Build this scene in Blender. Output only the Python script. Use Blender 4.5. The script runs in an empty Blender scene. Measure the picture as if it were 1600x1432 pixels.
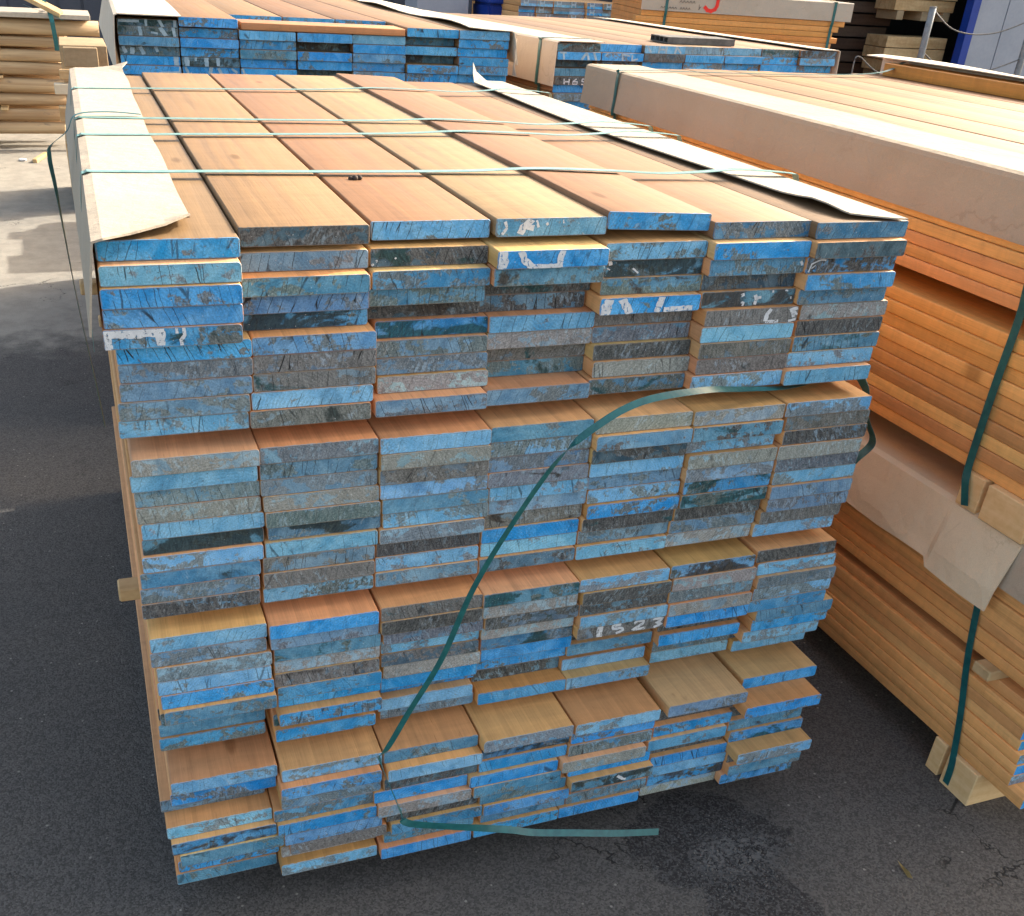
import bpy, bmesh, math, random
from mathutils import Vector, Matrix, noise
random.seed(7)
C = bpy.context.scene.collection
SC = bpy.context.scene
def lin(r, g, b, k=1.0):
    f = lambda c: ((c / 255 + .055) / 1.055) ** 2.4 if c > 10 else c / 255 / 12.92
    return (f(r) * k, f(g) * k, f(b) * k)

# ------------------------------------------------------------------ camera, sky, sun, exposure
cam = bpy.data.objects.new('camera', bpy.data.cameras.new('camera')); C.objects.link(cam)
RX = ((0.94087473, -0.33401592, 0.05646326), (-0.12717531, -0.50276924, -0.85501435), (0.3139764, 0.79728067, -0.51552145))
M4 = Matrix.Identity(4)
for i in range(3):
    M4[i][0] = RX[0][i]; M4[i][1] = -RX[1][i]; M4[i][2] = -RX[2][i]
M4[0][3], M4[1][3], M4[2][3] = -0.0026, -1.47957, 1.6396
cam.matrix_world = M4
cd = cam.data
cd.sensor_fit = 'HORIZONTAL'; cd.sensor_width = 36; cd.lens = 36 * 1571.572 / 1600
cd.shift_x = (800 - 739.729) / 1600; cd.shift_y = (880.928 - 716) / 1600
cd.clip_start = .05; cd.clip_end = 500
SC.camera = cam

SUN = Vector((1.50, .46, 1.0)).normalized()
EL = math.asin(SUN.z); AZ = math.atan2(SUN.x, SUN.y)
world = bpy.data.worlds.new('World'); SC.world = world; world.use_nodes = True
wn = world.node_tree
sky = wn.nodes.new('ShaderNodeTexSky'); sky.sky_type = 'NISHITA'; sky.sun_disc = False
sky.sun_elevation = EL; sky.sun_rotation = AZ; sky.air_density = .7; sky.dust_density = 4.0; sky.ozone_density = .4
bg = wn.nodes['Background']; bg.inputs[1].default_value = .15
wb = wn.nodes.new('ShaderNodeMix'); wb.data_type = 'RGBA'; wb.blend_type = 'MULTIPLY'; wb.inputs[0].default_value = 1   # hazy, less blue summer sky
wb.inputs[7].default_value = (1.10, 1.0, .80, 1)
wn.links.new(sky.outputs[0], wb.inputs[6]); wn.links.new(wb.outputs[2], bg.inputs[0])
sl = bpy.data.lights.new('sun', 'SUN'); sl.energy = 2.0; sl.angle = math.radians(.55); sl.color = (1, .93, .82)
so = bpy.data.objects.new('sun', sl); C.objects.link(so); so.location = (8, 2, 10)
so.rotation_euler = (-SUN).to_track_quat('-Z', 'Y').to_euler()
SC.view_settings.view_transform = 'Standard'; SC.view_settings.look = 'None'; SC.view_settings.gamma = 1
SC.view_settings.exposure = 2.0

# ------------------------------------------------------------------ helpers
def tag(o, label=None, cat=None, group=None, kind=None):
    if label: o['label'] = label
    if cat: o['category'] = cat
    if group: o['group'] = group
    if kind: o['kind'] = kind
    return o
def link(name, me, mats, parent=None, loc=(0, 0, 0)):
    o = bpy.data.objects.new(name, me); C.objects.link(o)
    for m in (mats if isinstance(mats, (list, tuple)) else [mats]): me.materials.append(m)
    if parent: o.parent = parent
    o.location = loc
    return o
def empty(name, loc, rz=0):
    o = bpy.data.objects.new(name, None); C.objects.link(o); o.location = loc; o.rotation_euler.z = rz
    o.empty_display_size = .1
    return o
def mesh(name, bm, smooth=False):
    me = bpy.data.meshes.new(name); bm.to_mesh(me); bm.free()
    if smooth:
        for p in me.polygons: p.use_smooth = True
    return me
def add_box(bm, a, b, mi=0, rot=None, piv=None):
    v = [bm.verts.new((x, y, z)) for x in (a[0], b[0]) for y in (a[1], b[1]) for z in (a[2], b[2])]
    fs = []
    for q in ((0, 1, 3, 2), (4, 6, 7, 5), (0, 4, 5, 1), (2, 3, 7, 6), (0, 2, 6, 4), (1, 5, 7, 3)):
        f = bm.faces.new([v[i] for i in q]); f.material_index = mi; fs.append(f)
    if rot:
        bmesh.ops.rotate(bm, cent=piv or Vector(a), matrix=rot, verts=v)
    return v
def bevel_box(a, b, w=.004, seg=2):
    bm = bmesh.new(); add_box(bm, a, b)
    bmesh.ops.bevel(bm, geom=bm.edges[:], offset=w, segments=seg, affect='EDGES', profile=.6)
    bmesh.ops.recalc_face_normals(bm, faces=bm.faces[:])
    return bm
def catmull(pts, n=8):
    P = [Vector(p) for p in pts]; out = []
    for i in range(len(P) - 1):
        a, b, c, d = P[max(i - 1, 0)], P[i], P[i + 1], P[min(i + 2, len(P) - 1)]
        for k in range(n):
            t = k / n
            out.append(.5 * ((2 * b) + (c - a) * t + (2 * a - 5 * b + 4 * c - d) * t * t + (3 * b - a - 3 * c + d) * t ** 3))
    out.append(P[-1]); return out
def ribbon(pts, width, wdirs, th=.0009, n=8):
    """a flat band: centre line through pts, wdirs = width direction at each point"""
    cp = catmull(pts, n); wd = catmull(wdirs, n)
    bm = bmesh.new(); rings = []
    for i, p in enumerate(cp):
        t = (cp[min(i + 1, len(cp) - 1)] - cp[max(i - 1, 0)]).normalized()
        w = (wd[i] - t * wd[i].dot(t)).normalized() * width / 2
        nn = t.cross(w).normalized() * th / 2
        rings.append([bm.verts.new(p + s) for s in (-w - nn, w - nn, w + nn, -w + nn)])
    for r, s in zip(rings, rings[1:]):
        for k in range(4): bm.faces.new((r[k], r[(k + 1) % 4], s[(k + 1) % 4], s[k]))
    bm.faces.new(rings[0][::-1]); bm.faces.new(rings[-1])
    bmesh.ops.recalc_face_normals(bm, faces=bm.faces[:])
    return mesh('band', bm, False)
def tube(pts, rad, seg=8, n=6):
    cp = catmull(pts, n); bm = bmesh.new(); rings = []; up = Vector((0, 0, 1))
    for i, p in enumerate(cp):
        t = (cp[min(i + 1, len(cp) - 1)] - cp[max(i - 1, 0)]).normalized()
        u = t.cross(up if abs(t.z) < .95 else Vector((1, 0, 0))).normalized(); v = t.cross(u)
        rings.append([bm.verts.new(p + (u * math.cos(6.2832 * k / seg) + v * math.sin(6.2832 * k / seg)) * rad) for k in range(seg)])
    for r, s in zip(rings, rings[1:]):
        for k in range(seg): bm.faces.new((r[k], r[(k + 1) % seg], s[(k + 1) % seg], s[k]))
    bm.faces.new(rings[0][::-1]); bm.faces.new(rings[-1])
    bmesh.ops.recalc_face_normals(bm, faces=bm.faces[:])
    return mesh('tube', bm, True)
def sheet(rows, th=.003):
    """a bent sheet of board: rows of points, given a real thickness"""
    bm = bmesh.new()
    V = [[bm.verts.new(p) for p in r] for r in rows]
    for a, b in zip(V, V[1:]):
        for i in range(len(a) - 1): bm.faces.new((a[i], a[i + 1], b[i + 1], b[i]))
    bm.normal_update()
    g = bmesh.ops.solidify(bm, geom=bm.faces[:], thickness=th)
    bmesh.ops.recalc_face_normals(bm, faces=bm.faces[:])
    return mesh('sheet', bm, False)

# ------------------------------------------------------------------ materials
class NT:
    def __init__(s, name, rough=.7):
        s.m = bpy.data.materials.new(name); s.m.use_nodes = True; s.t = s.m.node_tree
        s.b = s.t.nodes['Principled BSDF']; s.b.inputs['Roughness'].default_value = rough
        s.b.inputs['Specular IOR Level'].default_value = .3
    def n(s, ty, **kw):
        x = s.t.nodes.new('ShaderNode' + ty)
        for k, v in kw.items(): setattr(x, k, v)
        return x
    def set(s, sock, v):
        if v is None: return
        if isinstance(v, bpy.types.NodeSocket): s.t.links.new(v, sock)
        else:
            if isinstance(v, (tuple, list)) and len(v) == 3 and sock.type == 'RGBA': v = (*v, 1)
            sock.default_value = v
    def obj(s): return s.n('TexCoord').outputs['Object']
    def math(s, op, a, b=None, c=None, clamp=False):
        x = s.n('Math', operation=op, use_clamp=clamp); s.set(x.inputs[0], a); s.set(x.inputs[1], b); s.set(x.inputs[2], c); return x.outputs[0]
    def vm(s, op, a, b=None):
        x = s.n('VectorMath', operation=op); s.set(x.inputs[0], a); s.set(x.inputs[1], b); return x.outputs['Value' if op == 'DISTANCE' else 0]
    def noise(s, vec, scale, detail=4, rough=.55, dist=0):
        x = s.n('TexNoise'); s.set(x.inputs['Vector'], vec); x.inputs['Scale'].default_value = scale
        x.inputs['Detail'].default_value = detail; x.inputs['Roughness'].default_value = rough; x.inputs['Distortion'].default_value = dist
        return x.outputs['Fac']
    def ramp(s, v, lo, hi, a=0., b=1.):
        x = s.n('MapRange', interpolation_type='SMOOTHSTEP'); s.set(x.inputs[0], v); s.set(x.inputs[1], lo); s.set(x.inputs[2], hi); s.set(x.inputs[3], a); s.set(x.inputs[4], b); return x.outputs[0]
    def mix(s, f, a, b, mode='MIX'):
        x = s.n('Mix', data_type='RGBA', blend_type=mode); s.set(x.inputs[0], f); s.set(x.inputs[6], a); s.set(x.inputs[7], b); return x.outputs[2]
    def attr(s, name):
        return s.n('Attribute', attribute_type='OBJECT', attribute_name=name)
    def sep(s, v):
        x = s.n('SeparateXYZ'); s.set(x.inputs[0], v); return x.outputs
    def comb(s, x, y, z):
        k = s.n('CombineXYZ'); s.set(k.inputs[0], x); s.set(k.inputs[1], y); s.set(k.inputs[2], z); return k.outputs[0]
    def bump(s, h, strength=.3, dist=.002):
        x = s.n('Bump'); s.set(x.inputs['Height'], h); x.inputs['Strength'].default_value = strength; x.inputs['Distance'].default_value = dist
        s.t.links.new(x.outputs[0], s.b.inputs['Normal'])
    def col(s, c): s.set(s.b.inputs['Base Color'], c)
    def seed(s, k=37.):
        r = s.n('ObjectInfo').outputs['Random']; return s.math('MULTIPLY', r, k), r

PW, PT, PP, PX = .190, .0280, .02866, .19338      # plank width, thickness, row pitch, column pitch

def wood_material(name, blue_lip=False, rough=.55, contrast=1.0):
    t = NT(name, rough); P = t.obj(); sd, rnd = t.seed(91.)
    Q = t.vm('ADD', P, t.comb(sd, t.math('MULTIPLY', sd, 1.7), t.math('MULTIPLY', sd, .6)))
    wd = t.attr('wood').outputs['Color']
    fib = t.noise(t.vm('MULTIPLY', Q, (420, 9, 420)), 1, 5, .6)
    streak = t.noise(t.vm('MULTIPLY', Q, (48, .9, 48)), 1, 5, .6, .4)
    fig = t.noise(t.vm('MULTIPLY', Q, (9, 1.6, 9)), 1, 4, .55, 1.2)
    wv = t.n('TexWave', wave_type='BANDS', bands_direction='X', wave_profile='SAW')
    t.set(wv.inputs['Vector'], t.vm('MULTIPLY', Q, (1, .06, 1))); wv.inputs['Scale'].default_value = 9; wv.inputs['Distortion'].default_value = 7
    wv.inputs['Detail'].default_value = 3; wv.inputs['Detail Scale'].default_value = 1.3
    k = t.math('ADD', t.math('MULTIPLY', t.math('SUBTRACT', streak, .5), .48 * contrast), t.math('MULTIPLY', t.math('SUBTRACT', fib, .5), .45 * contrast))
    k = t.math('ADD', k, t.math('MULTIPLY', t.math('SUBTRACT', wv.outputs['Fac'], .5), .13 * contrast))
    k = t.math('ADD', k, t.math('MULTIPLY', t.math('SUBTRACT', fig, .5), .42 * contrast))
    k = t.math('ADD', k, t.math('MULTIPLY', t.math('SUBTRACT', t.noise(t.vm('MULTIPLY', Q, (7, 26, 7)), 1, 4, .6, 1.5), .5), .40 * contrast))
    k = t.math('ADD', k, 1.0)
    c = t.vm('SCALE', wd); t.set(c.node.inputs['Scale'], k)
    red = t.mix(t.ramp(fig, .45, .7, 0, .2), c, t.mix(1, c, (1.03, .94, .84), 'MULTIPLY'))
    pore = t.ramp(t.noise(t.vm('MULTIPLY', Q, (900, 22, 900)), 1, 2, .5), .66, .74, 0, .5)
    c = t.mix(pore, red, t.mix(1, red, (.5, .42, .36), 'MULTIPLY'))
    spot = t.ramp(t.noise(t.vm('MULTIPLY', Q, (30, 14, 30)), 1, 3, .6), .70, .78, 0, .55)
    c = t.mix(spot, c, t.mix(1, c, (.62, .58, .55), 'MULTIPLY'))
    kv = t.n('TexVoronoi', feature='F1', voronoi_dimensions='2D'); t.set(kv.inputs['Vector'], t.vm('MULTIPLY', t.vm('ADD', Q, t.comb(t.math('MULTIPLY', fig, .02), 0., 0.)), (5, 1.6, 1))); kv.inputs['Scale'].default_value = 1.0
    kn = t.math('MULTIPLY', t.ramp(kv.outputs['Distance'], .02, .06, 1, 0), t.ramp(t.sep(kv.outputs['Color'])[0], .72, .74))
    c = t.mix(t.math('MULTIPLY', kn, .6), c, t.mix(1, c, (.36, .28, .22), 'MULTIPLY'))
    if blue_lip:
        y = t.sep(P)[1]
        e = t.math('ADD', y, t.math('MULTIPLY', t.noise(t.vm('MULTIPLY', Q, (120, 40, 120)), 1, 4, .6), .006))
        c = t.mix(t.ramp(e, .0035, .0048, .75, 0), c, t.attr('paint').outputs['Color'])
    t.col(c)
    t.set(t.b.inputs['Roughness'], t.ramp(streak, .2, .8, rough - .08, rough + .12))
    t.bump(t.math('ADD', fib, t.math('MULTIPLY', streak, .6)), .22, .0012)
    return t.m

def end_material():
    t = NT('painted_end_grain', .72); P = t.obj(); sd, rnd = t.seed(53.)
    X, Y, Z = t.sep(P)
    A = lambda n: t.attr(n).outputs['Fac']
    paint, wear, stainc = (t.attr(n).outputs['Color'] for n in ('paint', 'wear', 'stain_colour'))
    # sawn direction: every end has its own slant
    ang = t.math('MULTIPLY', t.math('SUBTRACT', t.math('FRACT', t.math('MULTIPLY', rnd, 17.3)), .5), 1.1)
    ca, sa = t.math('COSINE', ang), t.math('SINE', ang)
    U = t.math('SUBTRACT', t.math('MULTIPLY', X, ca), t.math('MULTIPLY', Z, sa)); V = t.math('ADD', t.math('MULTIPLY', X, sa), t.math('MULTIPLY', Z, ca))
    Q = t.comb(t.math('ADD', X, sd), t.math('MULTIPLY', sd, .31), t.math('ADD', Z, t.math('MULTIPLY', sd, 1.9)))
    QR = t.comb(t.math('ADD', U, sd), 0., t.math('ADD', V, sd))
    big = t.noise(t.vm('MULTIPLY', Q, (1, 1, 2.1)), 13, 3, .5, .6)
    med = t.noise(t.vm('MULTIPLY', Q, (1, 1, 1.3)), 55, 6, .62, .5)
    fine = t.noise(Q, 420, 5, .7)
    dgs = t.noise(t.vm('MULTIPLY', QR, (1, 1, .26)), 210, 4, .6, .6)             # saw scratches / ray flecks
    pc = t.mix(t.ramp(t.noise(Q, 20, 4, .6, .8), .3, .72), t.mix(1, paint, (.62, .72, .80), 'MULTIPLY'), t.mix(.22, paint, (.42, .55, .62)))
    m = t.math('ADD', t.math('ADD', t.math('MULTIPLY', big, .55), t.math('MULTIPLY', med, .5)), t.math('MULTIPLY', dgs, .16))
    th = t.math('SUBTRACT', .90, t.math('MULTIPLY', A('worn'), .58))
    wm = t.ramp(m, th, t.math('ADD', th, .045))
    wc = t.mix(t.ramp(t.math('ADD', t.math('MULTIPLY', dgs, .6), t.math('MULTIPLY', fine, .4)), .3, .7), t.mix(1, wear, (.74, .74, .75), 'MULTIPLY'), t.mix(.25, wear, (.52, .51, .48)))
    rem = t.ramp(t.noise(t.vm('MULTIPLY', QR, (1, 1, .45)), 120, 5, .7, .4), .50, .62, 0, .8)
    rem = t.math('MULTIPLY', rem, t.ramp(t.noise(Q, 17, 2, .5), .42, .60))
    wc = t.mix(rem, wc, t.mix(.35, paint, (.50, .56, .60)))
    c = t.mix(wm, pc, wc)
    pale = t.ramp(t.noise(t.vm('MULTIPLY', t.vm('ADD', QR, (3, 0, 7)), (1, 1, .2)), 170, 4, .65), .60, .72, 0, .55)
    c = t.mix(pale, c, t.mix(.55, c, (.60, .63, .65)))
    shadeb = t.ramp(t.noise(t.vm('ADD', Q, (2, 0, 8)), 30, 5, .65, .7), .50, .72, 0, .55)
    c = t.mix(shadeb, c, t.mix(1, c, (.42, .45, .47), 'MULTIPLY'))
    sm0 = t.noise(t.vm('MULTIPLY', t.vm('ADD', Q, (5.1, 0, 2.2)), (1, 1, 1.9)), 11, 4, .6, .9)
    ts = t.math('SUBTRACT', .86, t.math('MULTIPLY', A('stain'), .48))
    sm = t.ramp(t.math('ADD', sm0, t.math('MULTIPLY', t.math('SUBTRACT', med, .5), .26)), t.math('SUBTRACT', ts, .02), t.math('ADD', ts, .09), 0, .9)
    c = t.mix(sm, c, t.mix(t.ramp(dgs, .35, .7), stainc, t.mix(1, stainc, (2.2, 2.3, 2.2), 'MULTIPLY')))
    # drying checks
    vo = t.n('TexVoronoi', feature='DISTANCE_TO_EDGE', voronoi_dimensions='2D')
    lean = t.math('MULTIPLY', t.math('SUBTRACT', t.math('FRACT', t.math('MULTIPLY', rnd, 29.9)), .5), .9)
    UC = t.math('ADD', X, t.math('MULTIPLY', Z, lean))
    warp = t.math('MULTIPLY', t.noise(Q, 45, 3, .6), .005)
    t.set(vo.inputs['Vector'], t.comb(t.math('ADD', t.math('ADD', UC, warp), sd), t.math('ADD', t.math('MULTIPLY', Z, .07), sd), 0.)); vo.inputs['Scale'].default_value = 60
    cm = t.ramp(vo.outputs['Distance'], .008, .036, 1, 0)
    cm = t.math('MULTIPLY', cm, t.ramp(t.noise(Q, 20, 2, .5), .43, .53))
    cm = t.math('MULTIPLY', cm, A('checks'))
    vo2 = t.n('TexVoronoi', feature='DISTANCE_TO_EDGE', voronoi_dimensions='2D')
    t.set(vo2.inputs['Vector'], t.comb(t.math('ADD', t.math('ADD', X, t.math('MULTIPLY', warp, 1.6)), sd), t.math('ADD', t.math('MULTIPLY', Z, .9), sd), 0.)); vo2.inputs['Scale'].default_value = 95
    cm2 = t.math('MULTIPLY', t.ramp(vo2.outputs['Distance'], .008, .035, .7, 0), t.ramp(t.noise(Q, 33, 2, .5), .58, .65))
    cm = t.math('MAXIMUM', cm, t.math('MULTIPLY', cm2, A('checks')))
    c = t.mix(t.math('MULTIPLY', cm, .85), c, (.020, .022, .024))
    pit = t.ramp(t.noise(Q, 260, 2, .5), .69, .74, 0, .7)
    c = t.mix(pit, c, (.05, .05, .05))
    fl = t.ramp(t.noise(t.vm('ADD', Q, (9, 0, 3)), 300, 2, .5), .70, .76, 0, .5)
    c = t.mix(fl, c, (.62, .64, .64))
    r2 = t.math('FRACT', t.math('MULTIPLY', rnd, 41.7)); r3 = t.math('FRACT', t.math('MULTIPLY', rnd, 73.1))
    ex = t.math('SUBTRACT', X, t.math('MULTIPLY', t.math('SUBTRACT', r2, .5), .26)); ez = t.math('ADD', Z, t.math('ADD', .02, t.math('MULTIPLY', r3, .12)))
    rr = t.math('SQRT', t.math('ADD', t.math('MULTIPLY', ex, ex), t.math('MULTIPLY', ez, ez)))
    ring = t.math('SINE', t.math('ADD', t.math('MULTIPLY', rr, 1150.), t.math('MULTIPLY', med, 9.)))
    rs = t.math('MULTIPLY', t.math('MULTIPLY', ring, .10), t.ramp(big, .35, .65))
    sc = t.vm('SCALE', c); t.set(sc.node.inputs['Scale'], t.math('ADD', t.ramp(fine, .25, .75, .74, 1.28), rs))
    # bare wood along the edges of the end
    dx = t.math('SUBTRACT', PW / 2, t.math('ABSOLUTE', X)); dz = t.math('MINIMUM', Z, t.math('SUBTRACT', PT, Z))
    d = t.math('ADD', t.math('MINIMUM', dx, dz), t.math('MULTIPLY', t.math('SUBTRACT', med, .5), .0035))
    rim = t.ramp(d, .0006, .0019, .62, 0)
    c = t.mix(rim, sc, (.21, .145, .095))
    t.col(c)
    h = t.math('ADD', t.math('MULTIPLY', med, .5), t.math('ADD', t.math('MULTIPLY', dgs, .5), t.math('MULTIPLY', fine, .3)))
    h = t.math('SUBTRACT', h, t.math('MULTIPLY', cm, 1.4))
    t.bump(h, .45, .0012)
    return t.m

def card_material():
    t = NT('cardboard', .85); P = t.obj(); sd, _ = t.seed()
    Q = t.vm('ADD', P, t.comb(sd, sd, sd))
    a = t.noise(Q, 3.2, 4, .6, .5); b = t.noise(Q, 30, 5, .65); f = t.noise(Q, 500, 2, .5)
    base = t.attr('tone').outputs['Color']
    c = t.mix(t.ramp(a, .35, .7, 0, .5), base, t.mix(1, base, (.86, .83, .79), 'MULTIPLY'))
    c = t.mix(t.ramp(b, .6, .75, 0, .35), c, t.mix(1, c, (.78, .74, .70), 'MULTIPLY'))
    vw = t.n('TexVoronoi', feature='DISTANCE_TO_EDGE'); t.set(vw.inputs['Vector'], t.vm('ADD', Q, t.comb(t.math('MULTIPLY', a, .5), t.math('MULTIPLY', b, .2), 0.))); vw.inputs['Scale'].default_value = 2.3
    cr = t.math('MULTIPLY', t.ramp(vw.outputs['Distance'], .002, .010, 1, 0), t.ramp(t.noise(Q, 2.1, 2, .5), .5, .6))
    c = t.mix(t.math('MULTIPLY', cr, .3), c, t.mix(1, c, (.6, .55, .5), 'MULTIPLY'))
    gr = t.ramp(t.noise(Q, 9, 6, .7, .8), .60, .74, 0, .4); c = t.mix(gr, c, t.mix(1, c, (.66, .62, .58), 'MULTIPLY'))
    s = t.vm('SCALE', c); t.set(s.node.inputs['Scale'], t.ramp(f, .3, .7, .95, 1.05))
    t.col(s); t.bump(t.math('ADD', t.math('MULTIPLY', a, 2.6), t.math('MULTIPLY', b, .7)), .55, .008)
    return t.m

def strap_material():
    t = NT('green_strapping', .32); P = t.obj()
    n = t.noise(t.vm('MULTIPLY', P, (60, 60, 60)), 1, 3, .6)
    t.col(t.mix(t.ramp(n, .3, .7), (.006, .085, .092), (.014, .125, .125)))
    t.b.inputs['Specular IOR Level'].default_value = .55
    t.bump(t.noise(P, 700, 2, .5), .12, .0005)
    return t.m

def asphalt_material():
    t = NT('asphalt', .88); P = t.obj(); X, Y, Z = t.sep(P)
    big = t.noise(P, .9, 5, .6, .3); mid = t.noise(P, 9, 5, .65)
    v = t.n('TexVoronoi', feature='F1'); t.set(v.inputs['Vector'], P); v.inputs['Scale'].default_value = 260
    v.inputs['Randomness'].default_value = 1
    g = t.sep(v.outputs['Color'])[0]
    c = t.mix(t.ramp(g, .0, 1.), (.052, .050, .049), (.108, .104, .099))
    c = t.mix(t.ramp(big, .3, .7, 0, .6), c, t.mix(1, c, (1.45, 1.35, 1.25), 'MULTIPLY'))
    c = t.mix(t.ramp(mid, .55, .75, 0, .5), c, t.mix(1, c, (.62, .62, .64), 'MULTIPLY'))
    # sunlit yard left of the stacks: its brightness is painted into the asphalt colour
    sun_tone = t.math('MULTIPLY', t.ramp(t.math('ADD', Y, t.math('MULTIPLY', t.math('SUBTRACT', mid, .5), .8)), 3.15, 3.7), t.ramp(X, .6, -.1))
    c = t.mix(t.math('MULTIPLY', sun_tone, .75), c, t.mix(t.ramp(mid, .3, .7), (.27, .25, .215), (.36, .335, .285)))
    spot = t.math('SUBTRACT', 1., t.math('DIVIDE', t.vm('DISTANCE', P, (-.52, 1.77, 0.)), .16))  # small pool of sunlight beside the front stack, painted as a pale blob
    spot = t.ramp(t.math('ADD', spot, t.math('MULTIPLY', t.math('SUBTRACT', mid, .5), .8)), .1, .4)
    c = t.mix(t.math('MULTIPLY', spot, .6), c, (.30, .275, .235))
    # pale chips in the surface
    v2 = t.n('TexVoronoi', feature='F1'); t.set(v2.inputs['Vector'], P); v2.inputs['Scale'].default_value = 42
    sp = t.math('MULTIPLY', t.ramp(v2.outputs['Distance'], .09, .16, 1, 0), t.ramp(t.sep(v2.outputs['Color'])[1], .80, .84))
    c = t.mix(t.math('MULTIPLY', sp, .8), c, (.30, .28, .25))
    v4 = t.n('TexVoronoi', feature='F1'); t.set(v4.inputs['Vector'], P); v4.inputs['Scale'].default_value = 130
    sp2 = t.math('MULTIPLY', t.ramp(v4.outputs['Distance'], .16, .26, 1, 0), t.ramp(t.sep(v4.outputs['Color'])[2], .86, .9))
    c = t.mix(t.math('MULTIPLY', sp2, .6), c, (.17, .16, .15))
    # cracks
    vc = t.n('TexVoronoi', feature='DISTANCE_TO_EDGE'); w = t.noise(P, 3.0, 5, .7)
    t.set(vc.inputs['Vector'], t.vm('ADD', P, t.comb(t.math('MULTIPLY', w, .9), t.math('MULTIPLY', w, .5), 0.))); vc.inputs['Scale'].default_value = 1.7
    ck = t.math('MULTIPLY', t.ramp(vc.outputs['Distance'], .002, .007, 1, 0), t.ramp(t.noise(P, 1.6, 2, .5), .54, .62))
    c = t.mix(t.math('MULTIPLY', ck, .8), c, (.010, .010, .010))
    # damp, freshly patched place by the foot of the front stack
    def blob(cx, cy, rx, ry, lo=.75, hi=.95):
        dx = t.math('DIVIDE', t.math('SUBTRACT', X, cx), rx); dy = t.math('DIVIDE', t.math('SUBTRACT', Y, cy), ry)
        r = t.math('SQRT', t.math('ADD', t.math('MULTIPLY', dx, dx), t.math('MULTIPLY', dy, dy)))
        r = t.math('ADD', r, t.math('MULTIPLY', t.math('SUBTRACT', t.noise(P, 5.5, 6, .65), .5), 1.0))
        return t.ramp(r, lo, hi, 1, 0)
    damp = t.math('MAXIMUM', blob(1.10, -.18, .22, .17, .78, .86), blob(1.11, -.41, .15, .20, .78, .86))
    c = t.mix(t.math('MULTIPLY', damp, .74), c, t.mix(t.ramp(g, .2, 1.), (.012, .012, .014), (.075, .074, .076)))
    core = blob(1.14, -.24, .13, .07, .5, 1.1)
    v3 = t.n('TexVoronoi', feature='F1'); t.set(v3.inputs['Vector'], P); v3.inputs['Scale'].default_value = 130
    c = t.mix(t.math('MULTIPLY', core, t.ramp(t.sep(v3.outputs['Color'])[2], .3, .9, 0, .9)), c, (.15, .145, .14))
    t.col(c)
    rgh = t.math('SUBTRACT', .9, t.math('MULTIPLY', damp, .12)); t.set(t.b.inputs['Roughness'], rgh)
    h = t.math('ADD', t.math('MULTIPLY', v.outputs['Distance'], -.6), t.math('ADD', t.math('MULTIPLY', mid, .5), t.math('MULTIPLY', ck, -1.5)))
    t.bump(h, .55, .004)
    return t.m

def log_material():
    t = NT('pine_log', .75); P = t.obj(); sd, _ = t.seed()
    Q = t.vm('ADD', P, t.comb(sd, sd, sd))
    s = t.noise(t.vm('MULTIPLY', Q, (.8, 16, 16)), 1, 5, .6, .6); b = t.noise(t.vm('MULTIPLY', Q, (3.5, 9, 9)), 1, 4, .6, .4)
    c = t.mix(t.ramp(s, .3, .7), (.30, .185, .095), (.50, .36, .21))
    c = t.mix(t.ramp(b, .60, .72, 0, .75), c, (.13, .105, .085))
    k = t.n('TexVoronoi', feature='F1'); t.set(k.inputs['Vector'], t.vm('MULTIPLY', Q, (1, 2.2, 2.2))); k.inputs['Scale'].default_value = 3.2
    c = t.mix(t.ramp(k.outputs['Distance'], .06, .11, .85, 0), c, (.12, .05, .03))
    t.col(c); t.bump(s, .3, .01); return t.m

def plain(name, c1, c2, rough=.6, scale=6, metal=0, st=(1, 1, 1), bump=.1):
    t = NT(name, rough); P = t.obj(); n = t.noise(t.vm('MULTIPLY', P, st), scale, 5, .6, .3)
    f = t.noise(P, scale * 14, 3, .6)
    t.col(t.mix(t.ramp(t.math('ADD', t.math('MULTIPLY', n, .7), t.math('MULTIPLY', f, .3)), .32, .68), c1, c2)); t.b.inputs['Metallic'].default_value = metal
    t.bump(n, bump, .004); return t.m

WOOD = wood_material('hardwood', True); END = end_material(); CARD = card_material(); STRAP = strap_material()
BARE = wood_material('planed_hardwood', False, .45)
PINE = plain('raw_pine', (.40, .25, .11), (.60, .43, .23), .7, 2, st=(6, .7, 6))
PINEX = plain('raw_pine_batten', (.40, .25, .11), (.62, .44, .24), .7, 2, st=(.7, 6, 6))
def flaking(m, amount=.42):
    nt = m.node_tree; co = nt.nodes.new('ShaderNodeTexCoord'); n = nt.nodes.new('ShaderNodeTexNoise'); r = nt.nodes.new('ShaderNodeMapRange')
    n.inputs['Scale'].default_value = 150; n.inputs['Detail'].default_value = 5; n.inputs['Roughness'].default_value = .7
    r.inputs[1].default_value = amount - .02; r.inputs[2].default_value = amount + .02
    nt.links.new(co.outputs['Object'], n.inputs['Vector']); nt.links.new(n.outputs['Fac'], r.inputs[0]); nt.links.new(r.outputs[0], nt.nodes['Principled BSDF'].inputs['Alpha']); return m
MARK = flaking(plain('white_marking_paint', (.52, .54, .57), (.72, .73, .74), .8, 60), .41)
PALEMARK = plain('pale_blue_marking', (.22, .33, .42), (.42, .52, .58), .8, 40)
STRAP_SHEEN = plain('sky_sheen_strapping', (.10, .24, .23), (.20, .34, .32), .3, 60)  # pale reflection of the sky on the top straps, painted into their colour
STEEL = plain('galvanised_steel', (.16, .17, .18), (.26, .28, .29), .6, 20, .15)
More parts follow.
